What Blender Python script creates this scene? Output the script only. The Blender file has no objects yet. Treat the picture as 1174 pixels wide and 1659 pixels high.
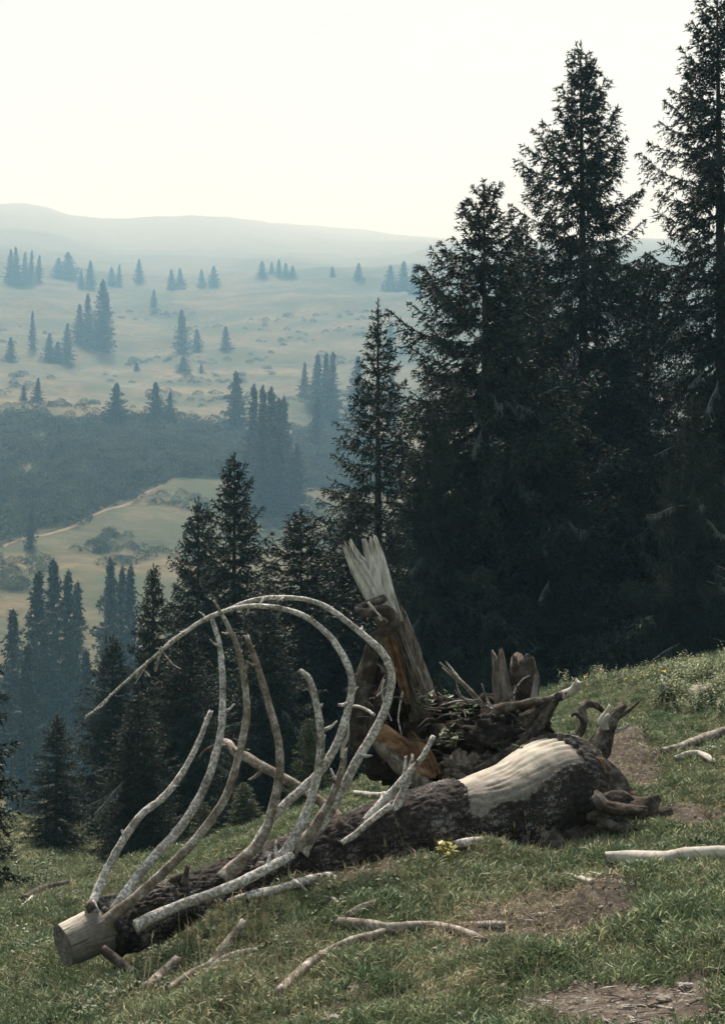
import bpy, bmesh, math
import numpy as np
from mathutils import Vector

# ------------------------------------------------------------------ camera, sky, sun, exposure
scene = bpy.context.scene
COL = scene.collection
FPX, CX, CY, HOR = 2304.0, 587.0, 829.5, 950.0      # focal length and horizon in photograph pixels
PITCH = math.atan((HOR - CY) / FPX)
EYE = 1.6
cam_d = bpy.data.cameras.new('camera')
cam_d.sensor_fit = 'VERTICAL'; cam_d.sensor_height = 36.0; cam_d.sensor_width = 24.0
cam_d.lens = 50.0; cam_d.clip_start = 0.1; cam_d.clip_end = 12000
cam = bpy.data.objects.new('camera', cam_d); COL.objects.link(cam)
cam.location = (0, 0, EYE); cam.rotation_euler = (math.pi/2 + PITCH, 0, 0)
scene.camera = cam

SUN_EL, SUN_AZ = math.radians(56), math.radians(-14)   # azimuth measured from +y (view direction) towards +x
sun_d = bpy.data.lights.new('sun', 'SUN')
sun_d.energy = 3.4; sun_d.angle = math.radians(12); sun_d.color = (1.0, 0.97, 0.91)
sun = bpy.data.objects.new('sun', sun_d); COL.objects.link(sun)
to_sun = Vector((math.sin(SUN_AZ)*math.cos(SUN_EL), math.cos(SUN_AZ)*math.cos(SUN_EL), math.sin(SUN_EL)))
sun.rotation_euler = to_sun.to_track_quat('Z', 'Y').to_euler()
sun.location = (0, 0, 60)

world = bpy.data.worlds.new('World'); scene.world = world; world.use_nodes = True
wn, wl = world.node_tree.nodes, world.node_tree.links
wn.clear()
w_out = wn.new('ShaderNodeOutputWorld'); w_bg = wn.new('ShaderNodeBackground'); w_bg.inputs['Strength'].default_value = 0.062
w_sky = wn.new('ShaderNodeTexSky'); w_sky.sky_type = 'NISHITA'; w_sky.sun_disc = False
w_sky.sun_elevation = SUN_EL; w_sky.sun_rotation = SUN_AZ; w_sky.air_density = 1.0; w_sky.dust_density = 4.0
w_tc = wn.new('ShaderNodeTexCoord')
w_map = wn.new('ShaderNodeMapping'); w_map.inputs['Location'].default_value = (1.37, 0.71, 0.53); w_map.inputs['Scale'].default_value = (1, 1, 1.9)
w_no = wn.new('ShaderNodeTexNoise'); w_no.inputs['Scale'].default_value = 2.3; w_no.inputs['Detail'].default_value = 3; w_no.inputs['Roughness'].default_value = 0.42
w_rmp = wn.new('ShaderNodeValToRGB')
w_rmp.color_ramp.elements[0].position = 0.28; w_rmp.color_ramp.elements[0].color = (0.34, 0.32, 0.28, 1)
w_rmp.color_ramp.elements[1].position = 0.60; w_rmp.color_ramp.elements[1].color = (1.0, 0.91, 0.70, 1)
w_sc = wn.new('ShaderNodeVectorMath'); w_sc.operation = 'SCALE'; w_sc.inputs['Scale'].default_value = 4.5
w_mix = wn.new('ShaderNodeMix'); w_mix.data_type = 'RGBA'; w_mix.inputs[0].default_value = 0.80
wl.new(w_tc.outputs['Generated'], w_map.inputs['Vector']); wl.new(w_map.outputs['Vector'], w_no.inputs['Vector'])
wl.new(w_no.outputs['Fac'], w_rmp.inputs['Fac']); wl.new(w_rmp.outputs['Color'], w_sc.inputs[0])
wl.new(w_sky.outputs['Color'], w_mix.inputs[6]); wl.new(w_sc.outputs['Vector'], w_mix.inputs[7])
wl.new(w_mix.outputs[2], w_bg.inputs['Color']); wl.new(w_bg.outputs['Background'], w_out.inputs['Surface'])

vs = scene.view_settings
vs.view_transform = 'Standard'; vs.look = 'None'; vs.gamma = 1.0; vs.use_curve_mapping = False
vs.exposure = 1.52
HAZE_DENSITY = 0.00053
cy = scene.cycles
cy.max_bounces = 6; cy.diffuse_bounces = 2; cy.glossy_bounces = 1; cy.transmission_bounces = 1
cy.transparent_max_bounces = 4; cy.volume_bounces = 2
cy.use_denoising = True
cy.sample_clamp_indirect = 4.0

# ------------------------------------------------------------------ helpers
rng = np.random.default_rng(11)
FWD = np.array([0, math.cos(PITCH), math.sin(PITCH)]); UPV = np.array([0, -math.sin(PITCH), math.cos(PITCH)]); RGT = np.array([1.0, 0, 0])
CAMP = np.array([0, 0, EYE])

def P(px, py, d):
    """World point at depth d metres in front of the photographer, seen at photograph pixel (px, py)."""
    return CAMP + d*(FWD + (px-CX)/FPX*RGT + (CY-py)/FPX*UPV)

def h32(n):
    n = n.astype(np.uint32)
    n = (n ^ np.uint32(61)) ^ (n >> np.uint32(16)); n = n*np.uint32(9)
    n = n ^ (n >> np.uint32(4)); n = n*np.uint32(0x27d4eb2d); n = n ^ (n >> np.uint32(15))
    return n
def hashf(ix, iy, iz, seed):
    with np.errstate(over='ignore'):
        n = ix.astype(np.int64)*73856093 + iy.astype(np.int64)*19349663 + iz.astype(np.int64)*83492791 + seed*2654435
        return h32((n & 0xffffffff).astype(np.uint32)).astype(np.float64)/4294967295.0
def vnoise(p, seed=0):
    """Value noise, -1..1, p (...,3)."""
    p = np.asarray(p, float); i = np.floor(p); f = p-i; u = f*f*f*(f*(f*6-15)+10); i = i.astype(np.int64)
    r = 0
    for dx in (0, 1):
        wx = u[..., 0] if dx else 1-u[..., 0]
        for dy in (0, 1):
            wy = u[..., 1] if dy else 1-u[..., 1]
            for dz in (0, 1):
                wz = u[..., 2] if dz else 1-u[..., 2]
                r = r + wx*wy*wz*hashf(i[..., 0]+dx, i[..., 1]+dy, i[..., 2]+dz, seed)
    return r*2-1
def fbm(p, oct=4, seed=0, gain=0.5):
    p = np.asarray(p, float); a = 1.0; s = 0; t = 0
    for k in range(oct):
        s = s + a*vnoise(p*(2.03**k), seed+k*17); t += a; a *= gain
    return s/t*1.4
def worley(p, seed=0):
    """distance to the nearest and second nearest feature point"""
    p = np.asarray(p, float); i = np.floor(p).astype(np.int64)
    f1 = np.full(p.shape[:-1], 9.0); f2 = f1.copy()
    for dx in (-1, 0, 1):
        for dy in (-1, 0, 1):
            for dz in (-1, 0, 1):
                a, b, c = i[..., 0]+dx, i[..., 1]+dy, i[..., 2]+dz
                q = np.stack([a+hashf(a, b, c, seed), b+hashf(a, b, c, seed+1), c+hashf(a, b, c, seed+2)], -1)
                d = np.sqrt(((q-p)**2).sum(-1))
                f2 = np.where(d < f1, f1, np.minimum(f2, d)); f1 = np.minimum(f1, d)
    return f1, f2
def sstep(a, b, x):
    t = np.clip((x-a)/(b-a), 0, 1); return t*t*(3-2*t)
def xy3(x, y, s): return np.stack([x/s, y/s, np.zeros_like(x)], -1)
def norm(v): return v/np.maximum(np.linalg.norm(v, axis=-1, keepdims=True), 1e-9)

def mesh_np(name, V, F, smooth=False, mats=(), midx=None, attrs=None):
    """mesh from vertex and face arrays; faces all triangles or all quads"""
    V = np.ascontiguousarray(V, np.float32).reshape(-1, 3); F = np.ascontiguousarray(F, np.int32)
    n, k = F.shape
    me = bpy.data.meshes.new(name)
    me.vertices.add(len(V)); me.vertices.foreach_set('co', V.ravel())
    me.loops.add(n*k); me.loops.foreach_set('vertex_index', F.ravel())
    me.polygons.add(n)
    me.polygons.foreach_set('loop_start', np.arange(0, n*k, k, dtype=np.int32))
    if midx is not None: me.polygons.foreach_set('material_index', np.ascontiguousarray(midx, np.int32))
    for m in mats: me.materials.append(m)
    if attrs:
        for an, av in attrs.items():
            a = me.attributes.new(an, 'FLOAT', 'POINT'); a.data.foreach_set('value', np.ascontiguousarray(av, np.float32))
    me.update(calc_edges=True)
    me.polygons.foreach_set('use_smooth', np.full(n, smooth, dtype=bool))
    me.update()
    return me
def link(name, me, parent=None):
    o = bpy.data.objects.new(name, me); COL.objects.link(o)
    if parent is not None: o.parent = parent
    return o
def tag(o, label=None, cat=None, group=None, kind=None):
    if label: o['label'] = label
    if cat: o['category'] = cat
    if group: o['group'] = group
    if kind: o['kind'] = kind
    return o
def empty(name, loc):
    o = bpy.data.objects.new(name, None); COL.objects.link(o); o.location = tuple(loc); o.empty_display_size = 0.2
    return o
def thing(name, label, cat, loc=(0, 0, 0), group=None):
    return tag(empty(name, loc), label, cat, group)
def local(o, V): return np.asarray(V, float) - np.array(o.location)

def catmull(pts, n):
    pts = np.asarray(pts, float)
    if len(pts) == 2: return pts[0] + (pts[1]-pts[0])*np.linspace(0, 1, n)[:, None]
    e = np.vstack([2*pts[0]-pts[1], pts, 2*pts[-1]-pts[-2]])
    t = np.linspace(0, len(pts)-1-1e-6, n); i = t.astype(int); f = (t-i)[:, None]
    a, b, c, d = e[i], e[i+1], e[i+2], e[i+3]
    return 0.5*((2*b)+(-a+c)*f+(2*a-5*b+4*c-d)*f*f+(-a+3*b-3*c+d)*f**3)
def frames(C):
    T = norm(np.gradient(C, axis=0))
    N = np.zeros_like(C); r = np.array([0, 0, 1.0]) if abs(T[0, 2]) < 0.9 else np.array([1.0, 0, 0])
    n = norm(r - T[0]*(r@T[0]))
    for k in range(len(C)):
        n = norm(n - T[k]*(n@T[k])); N[k] = n
    return T, N, np.cross(T, N)
def tube(pts, rad, seg=8, n=None, rough=0.08, wob=0.0, seed=0, ragged=0.0, freq=1.0, furrow=0.0):
    """swept tube with closed ends, bumpy skin; returns vertices and triangles"""
    pts = np.asarray(pts, float); L = np.linalg.norm(np.diff(pts, axis=0), axis=1).sum()
    rad = np.asarray(rad, float)
    if n is None: n = int(np.clip(L/max(rad.mean()*0.9, 0.004), 8, 120))
    C = catmull(pts, n); R = np.interp(np.linspace(0, 1, n), np.linspace(0, 1, len(rad)), rad)
    if wob:
        q = np.stack([np.linspace(0, L, n)*3, np.full(n, seed*1.7), np.zeros(n)], -1)
        C = C + wob*np.stack([vnoise(q, seed), vnoise(q+9, seed+1), vnoise(q+19, seed+2)], -1)*np.minimum(1, np.linspace(0, 4, n))[:, None]
    T, N, B = frames(C)
    a = np.linspace(0, 2*math.pi, seg, endpoint=False)
    D = np.cos(a)[None, :, None]*N[:, None] + np.sin(a)[None, :, None]*B[:, None]
    V = C[:, None] + D*R[:, None, None]
    if rough:
        m = max(R.mean(), 1e-3)
        k = fbm(V/(m*2.2)*freq, 3, seed)
        V = V + D*(k*rough*R[:, None])[..., None]
    if furrow:
        sl_ = np.linspace(0, L, n)/max(R.mean(), 1e-3)*0.16
        fq = max(2.0, seg/7.0); ca = np.stack([np.cos(a)*fq*0.5, np.sin(a)*fq*0.5], -1)
        q = np.concatenate([np.broadcast_to(ca[None], (n, seg, 2)), np.broadcast_to(sl_[:, None, None], (n, seg, 1))], -1)
        k = 1-2.2*np.abs(vnoise(q*1.6, seed+40)); k = k + 0.6*vnoise(q*3.7+5, seed+44)
        V = V + D*(k*furrow*R[:, None])[..., None]
    if ragged:
        g = vnoise(np.stack([np.cos(a)*2.1, np.sin(a)*2.1, np.full(seg, seed*0.37)], -1), seed+5)
        V[-1] += T[-1]*(ragged*R[-1]*(g+0.3))[:, None]
        V[0] -= T[0]*(ragged*R[0]*(g[::-1]))[:, None]*0.5
    V = V.reshape(-1, 3); nv = len(V)
    V = np.vstack([V, C[0], C[-1]])
    i = np.arange(n-1)[:, None]*seg; j = np.arange(seg)[None]; j2 = (j+1) % seg
    q = np.stack([i+j, i+seg+j, i+seg+j2, i+j2], -1).reshape(-1, 4)
    F = np.vstack([q[:, [0, 1, 2]], q[:, [0, 2, 3]]])
    j = np.arange(seg); j2 = (j+1) % seg; b = (n-1)*seg
    F = np.vstack([F, np.stack([np.full(seg, nv), j, j2], -1), np.stack([np.full(seg, nv+1), b+j2, b+j], -1)])
    # outward orientation
    return V, F[:, ::-1]
def join(parts):
    Vs, Fs, o = [], [], 0
    for V, F in parts:
        Vs.append(V); Fs.append(F+o); o += len(V)
    return np.vstack(Vs), np.vstack(Fs)
def soup(T):
    T = T.reshape(-1, 3, 3); return T.reshape(-1, 3), np.arange(len(T)*3).reshape(-1, 3)
def lump(c, r, seed, amp=0.3, sub=4, freq=1.6):
    bm = bmesh.new(); bmesh.ops.create_icosphere(bm, subdivisions=sub, radius=1.0)
    V = np.array([v.co[:] for v in bm.verts]); F = np.array([[v.index for v in f.verts] for f in bm.faces]); bm.free()
    k = 1 + amp*fbm(V*freq+seed*3.1, 4, seed)
    return np.asarray(c) + V*k[:, None]*np.asarray(r), F

# ------------------------------------------------------------------ materials
def mat(name, build, rough=0.85, spec=0.25):
    m = bpy.data.materials.new(name); m.use_nodes = True
    nt = m.node_tree; b = nt.nodes['Principled BSDF']
    b.inputs['Roughness'].default_value = rough; b.inputs['Specular IOR Level'].default_value = spec
    build(nt, b); return m
def N_(nt, t, **kw):
    n = nt.nodes.new(t)
    for k, v in kw.items():
        if k in n.inputs: n.inputs[k].default_value = v
        else: setattr(n, k, v)
    return n
def noise(nt, scale, detail=4, rough=0.55, coord='Object', stretch=None, dist=0.0):
    tc = N_(nt, 'ShaderNodeTexCoord'); n = N_(nt, 'ShaderNodeTexNoise', Scale=scale, Detail=detail, Roughness=rough, Distortion=dist)
    if stretch:
        mp = N_(nt, 'ShaderNodeMapping', Scale=stretch); nt.links.new(tc.outputs[coord], mp.inputs['Vector']); nt.links.new(mp.outputs['Vector'], n.inputs['Vector'])
    else: nt.links.new(tc.outputs[coord], n.inputs['Vector'])
    return n.outputs['Fac']
def ramp(nt, fac, stops):
    r = N_(nt, 'ShaderNodeValToRGB'); e = r.color_ramp.elements
    while len(e) < len(stops): e.new(0.5)
    for k, (p, c) in enumerate(stops): e[k].position = p; e[k].color = (*c, 1)
    nt.links.new(fac, r.inputs['Fac']); return r.outputs['Color']
def mixc(nt, fac, a, b, mode='MIX'):
    m = N_(nt, 'ShaderNodeMix', data_type='RGBA', blend_type=mode)
    for i, v in ((0, fac), (6, a), (7, b)):
        if isinstance(v, (int, float)): m.inputs[i].default_value = v
        elif isinstance(v, tuple): m.inputs[i].default_value = (*v, 1)
        else: nt.links.new(v, m.inputs[i])
    return m.outputs[2]
def bump(nt, b, h, strength=0.5, dist=0.01):
    n = N_(nt, 'ShaderNodeBump', Strength=strength, Distance=dist); nt.links.new(h, n.inputs['Height']); nt.links.new(n.outputs['Normal'], b.inputs['Normal'])
def attr(nt, name):
    return N_(nt, 'ShaderNodeAttribute', attribute_name=name).outputs['Fac']
def orand(nt): return N_(nt, 'ShaderNodeObjectInfo').outputs['Random']
def setc(nt, b, c): nt.links.new(c, b.inputs['Base Color'])

def m_branch(nt, b):
    n = noise(nt, 9, 5, 0.6); n2 = noise(nt, 60, 4, 0.7)
    c = ramp(nt, n, [(0.30, (0.12, 0.10, 0.085)), (0.42, (0.38, 0.375, 0.365)), (0.60, (0.60, 0.60, 0.595))])
    c = mixc(nt, ramp(nt, n2, [(0.44, (0, 0, 0)), (0.58, (1, 1, 1))]), mixc(nt, 0.7, c, (0.04, 0.035, 0.03)), c)
    setc(nt, b, c); bump(nt, b, n2, 0.5, 0.006)
M_BRANCH = mat('weathered_branch', m_branch)
def m_branch_brown(nt, b):
    n = noise(nt, 12, 5, 0.65); n2 = noise(nt, 70, 4, 0.7)
    c = ramp(nt, n, [(0.32, (0.06, 0.045, 0.036)), (0.5, (0.24, 0.215, 0.19)), (0.66, (0.50, 0.49, 0.47))])
    c = mixc(nt, ramp(nt, n2, [(0.42, (0, 0, 0)), (0.62, (1, 1, 1))]), mixc(nt, 0.6, c, (0.035, 0.03, 0.025)), c)
    setc(nt, b, c); bump(nt, b, n2, 0.6, 0.006)
M_BRANCH2 = mat('barky_branch', m_branch_brown)
def m_pale(nt, b):
    n = noise(nt, 13, 6, 0.72); c = ramp(nt, n, [(0.3, (0.17, 0.16, 0.15)), (0.6, (0.41, 0.40, 0.38))]); setc(nt, b, c); bump(nt, b, n, 0.3, 0.004)
M_PALE = mat('bleached_wood', m_pale)
def m_bare(nt, b):
    n = noise(nt, 7, 5, 0.6); n2 = noise(nt, 45, 5, 0.65); g = attr(nt, 'grain')
    c = ramp(nt, n, [(0.3, (0.23, 0.215, 0.195)), (0.5, (0.35, 0.335, 0.30)), (0.7, (0.46, 0.44, 0.39))])
    c = mixc(nt, g, c, (0.10, 0.08, 0.06))
    c = mixc(nt, attr(nt, 'flank_grey'), c, ramp(nt, n2, [(0.32, (0.045, 0.041, 0.038)), (0.68, (0.16, 0.155, 0.15))]))
    setc(nt, b, c); bump(nt, b, n2, 0.35, 0.006)
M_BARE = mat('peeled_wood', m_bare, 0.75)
def m_bark(nt, b):
    n = noise(nt, 28, 5, 0.7); n2 = noise(nt, 5, 3, 0.5); n3 = noise(nt, 90, 3, 0.7)
    c = ramp(nt, n, [(0.32, (0.007, 0.006, 0.006)), (0.54, (0.020, 0.017, 0.017)), (0.74, (0.055, 0.052, 0.052))])
    k = ramp(nt, mixc(nt, 0.5, n3, n2), [(0.51, (0, 0, 0)), (0.61, (1, 1, 1))])
    kk = N_(nt, 'ShaderNodeMath', operation='MULTIPLY'); nt.links.new(k, kk.inputs[0]); nt.links.new(attr(nt, 'plate'), kk.inputs[1])
    c = mixc(nt, kk.outputs[0], c, (0.23, 0.232, 0.238))
    c = mixc(nt, ramp(nt, n2, [(0.55, (0, 0, 0)), (0.75, (0.5, 0.5, 0.5))]), c, (0.055, 0.036, 0.028))
    setc(nt, b, c); bump(nt, b, n, 0.8, 0.012)
M_BARK = mat('flaky_bark', m_bark, 0.9)
def m_root(nt, b):
    n = noise(nt, 14, 5, 0.7); n2 = noise(nt, 70, 4, 0.7)
    c = ramp(nt, n, [(0.32, (0.015, 0.012, 0.011)), (0.5, (0.050, 0.041, 0.036)), (0.72, (0.19, 0.18, 0.17))])
    setc(nt, b, c); bump(nt, b, n2, 0.9, 0.012)
M_ROOT = mat('old_root', m_root, 0.92)
def m_rootsoil(nt, b):
    n = noise(nt, 11, 6, 0.75); n2 = noise(nt, 60, 5, 0.75)
    c = ramp(nt, n, [(0.32, (0.008, 0.007, 0.006)), (0.55, (0.030, 0.023, 0.018)), (0.75, (0.095, 0.078, 0.062))])
    setc(nt, b, c); bump(nt, b, n2, 1.0, 0.03)
M_RSOIL = mat('root_soil', m_rootsoil, 0.95)
def m_rot(nt, b):
    n = noise(nt, 10, 6, 0.7, stretch=(1, 1, 2)); n2 = noise(nt, 55, 4, 0.7)
    c = ramp(nt, n, [(0.30, (0.045, 0.026, 0.016)), (0.5, (0.17, 0.095, 0.05)), (0.70, (0.33, 0.235, 0.15))])
    setc(nt, b, c); bump(nt, b, n2, 0.9, 0.02)
M_ROT = mat('rotten_orange_wood', m_rot, 0.9)
def m_snag(nt, b):
    n = noise(nt, 16, 6, 0.7, stretch=(1.6, 1.6, 0.45)); n2 = noise(nt, 55, 4, 0.7, stretch=(2, 2, 0.5))
    c = ramp(nt, n, [(0.28, (0.025, 0.020, 0.017)), (0.45, (0.085, 0.070, 0.058)), (0.6, (0.19, 0.175, 0.16)), (0.75, (0.28, 0.23, 0.175))])
    setc(nt, b, c); bump(nt, b, n2, 0.9, 0.012)
M_SNAG = mat('snag_bark', m_snag, 0.9)
def m_split(nt, b):
    n = noise(nt, 20, 6, 0.7, stretch=(2.2, 2.2, 0.3)); n2 = noise(nt, 70, 4, 0.7, stretch=(2.4, 2.4, 0.25))
    c = ramp(nt, n, [(0.28, (0.17, 0.165, 0.16)), (0.46, (0.46, 0.455, 0.44)), (0.66, (0.66, 0.65, 0.63))])
    setc(nt, b, c); bump(nt, b, n2, 0.9, 0.012)
M_SPLIT = mat('split_grey_wood', m_split, 0.85)
def m_cut(nt, b):
    tc = N_(nt, 'ShaderNodeTexCoord'); w = N_(nt, 'ShaderNodeTexWave', wave_type='RINGS', rings_direction='SPHERICAL', Scale=14.0, Distortion=2.5, Detail=3.0)
    nt.links.new(tc.outputs['Object'], w.inputs['Vector']); n = noise(nt, 18, 5, 0.6)
    c = mixc(nt, 0.35, ramp(nt, n, [(0.3, (0.075, 0.07, 0.065)), (0.7, (0.20, 0.19, 0.18))]), w.outputs['Color'], 'MULTIPLY')
    setc(nt, b, c); bump(nt, b, w.outputs['Fac'], 0.3, 0.004)
M_CUT = mat('sawn_end', m_cut)

def foliage(name, dark, light, rough=0.6, trans=0.0, coordscale=0.9, spec=0.2):
    def f(nt, b):
        r = orand(nt); n = noise(nt, coordscale, 3, 0.6)
        c = ramp(nt, n, [(0.30, dark), (0.70, light)])
        hs = N_(nt, 'ShaderNodeHueSaturation'); nt.links.new(c, hs.inputs['Color'])
        mr = N_(nt, 'ShaderNodeMapRange'); nt.links.new(r, mr.inputs['Value']); mr.inputs['To Min'].default_value = 0.75; mr.inputs['To Max'].default_value = 1.3
        nt.links.new(mr.outputs['Result'], hs.inputs['Value'])
        mh = N_(nt, 'ShaderNodeMapRange'); nt.links.new(r, mh.inputs['Value']); mh.inputs['To Min'].default_value = 0.485; mh.inputs['To Max'].default_value = 0.515
        nt.links.new(mh.outputs['Result'], hs.inputs['Hue'])
        setc(nt, b, hs.outputs['Color'])
    return mat(name, f, rough, spec)
M_NEEDLE = foliage('spruce_needles', (0.007, 0.016, 0.012), (0.020, 0.040, 0.027))
M_NEEDLE_Y = foliage('young_spruce_needles', (0.030, 0.052, 0.028), (0.070, 0.100, 0.048))
M_ALDER = foliage('alder_leaves', (0.030, 0.044, 0.028), (0.125, 0.142, 0.090), coordscale=0.14, spec=0.0)
M_GRASS = foliage('turf_blades', (0.076, 0.126, 0.072), (0.290, 0.310, 0.178), 0.55, coordscale=34.0)
M_GRASS_DARK = foliage('lush_blades', (0.046, 0.092, 0.052), (0.155, 0.205, 0.115), 0.55, coordscale=34.0)
M_STRAW = foliage('dry_blades', (0.22, 0.185, 0.12), (0.40, 0.36, 0.25), 0.6, coordscale=9.0)
M_HERB = foliage('herb_leaves', (0.028, 0.058, 0.030), (0.070, 0.105, 0.058), 0.5, coordscale=20.0)
M_YELLOW = foliage('yellow_green_leaves', (0.20, 0.22, 0.05), (0.42, 0.40, 0.12), 0.5, coordscale=20.0)
M_FLOWER = foliage('yellow_petals', (0.55, 0.45, 0.03), (0.75, 0.62, 0.06), 0.5, coordscale=20.0)
def m_trunk(nt, b):
    n = noise(nt, 6, 5, 0.7, stretch=(3, 3, 0.6)); setc(nt, b, ramp(nt, n, [(0.3, (0.025, 0.021, 0.018)), (0.7, (0.085, 0.075, 0.066))]))
M_TRUNK = mat('spruce_trunk', m_trunk, 0.9)
def m_dead(nt, b):
    n = noise(nt, 6, 4, 0.7); setc(nt, b, ramp(nt, n, [(0.3, (0.07, 0.085, 0.085)), (0.7, (0.17, 0.20, 0.20))]))
M_DEAD = mat('lichened_dead_twigs', m_dead, 0.9)
def m_stone(nt, b):
    n = noise(nt, 25, 5, 0.65); c = ramp(nt, n, [(0.3, (0.20, 0.19, 0.175)), (0.7, (0.46, 0.45, 0.43))])
    c = mixc(nt, 1.0, c, ramp(nt, orand(nt), [(0, (0.5, 0.47, 0.43)), (1, (1, 1, 1))]), 'MULTIPLY'); setc(nt, b, c); bump(nt, b, n, 0.5, 0.01)
M_STONE = mat('limestone', m_stone, 0.9)
def m_pebble(nt, b):
    n = noise(nt, 40, 4, 0.65); c = ramp(nt, n, [(0.3, (0.10, 0.085, 0.07)), (0.7, (0.30, 0.275, 0.25))]); setc(nt, b, c)
M_PEBBLE = mat('pebbles', m_pebble, 0.9)

def m_ground(nt, b):
    n1 = noise(nt, 3.2, 6, 0.65); n2 = noise(nt, 26, 5, 0.7); n3 = noise(nt, 0.035, 6, 0.62); n4 = noise(nt, 0.011, 5, 0.6, stretch=(1, 2.2, 1))
    turf = ramp(nt, n1, [(0.30, (0.045, 0.055, 0.030)), (0.52, (0.085, 0.095, 0.050)), (0.70, (0.13, 0.12, 0.07))])
    soil = ramp(nt, n2, [(0.28, (0.028, 0.024, 0.022)), (0.52, (0.080, 0.069, 0.060)), (0.72, (0.165, 0.150, 0.135))])
    near = mixc(nt, attr(nt, 'soil'), turf, soil)
    mead = ramp(nt, n3, [(0.32, (0.026, 0.036, 0.021)), (0.48, (0.052, 0.060, 0.034)), (0.64, (0.092, 0.083, 0.050))])
    mead = mixc(nt, ramp(nt, n4, [(0.45, (0, 0, 0)), (0.62, (0.55, 0.55, 0.55))]), mead, (0.150, 0.115, 0.066))
    n5 = noise(nt, 0.22, 6, 0.7, stretch=(1, 1.5, 1)); mead = mixc(nt, 1.0, mead, ramp(nt, n5, [(0.33, (0.42, 0.46, 0.42)), (0.58, (1.15, 1.12, 1.1))]), 'MULTIPLY')
    mead = mixc(nt, attr(nt, 'scrub'), mead, (0.040, 0.052, 0.028))
    c = mixc(nt, attr(nt, 'far'), near, mead)
    setc(nt, b, c); bump(nt, b, n2, 0.6, 0.02)
M_GROUND = mat('alpine_ground', m_ground, 0.95, 0.1)
def m_path(nt, b):
    n = noise(nt, 0.2, 5, 0.6); setc(nt, b, ramp(nt, n, [(0.3, (0.15, 0.11, 0.075)), (0.7, (0.22, 0.17, 0.12))]))
M_PATH = mat('worn_earth', m_path, 0.95, 0.1)

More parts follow.
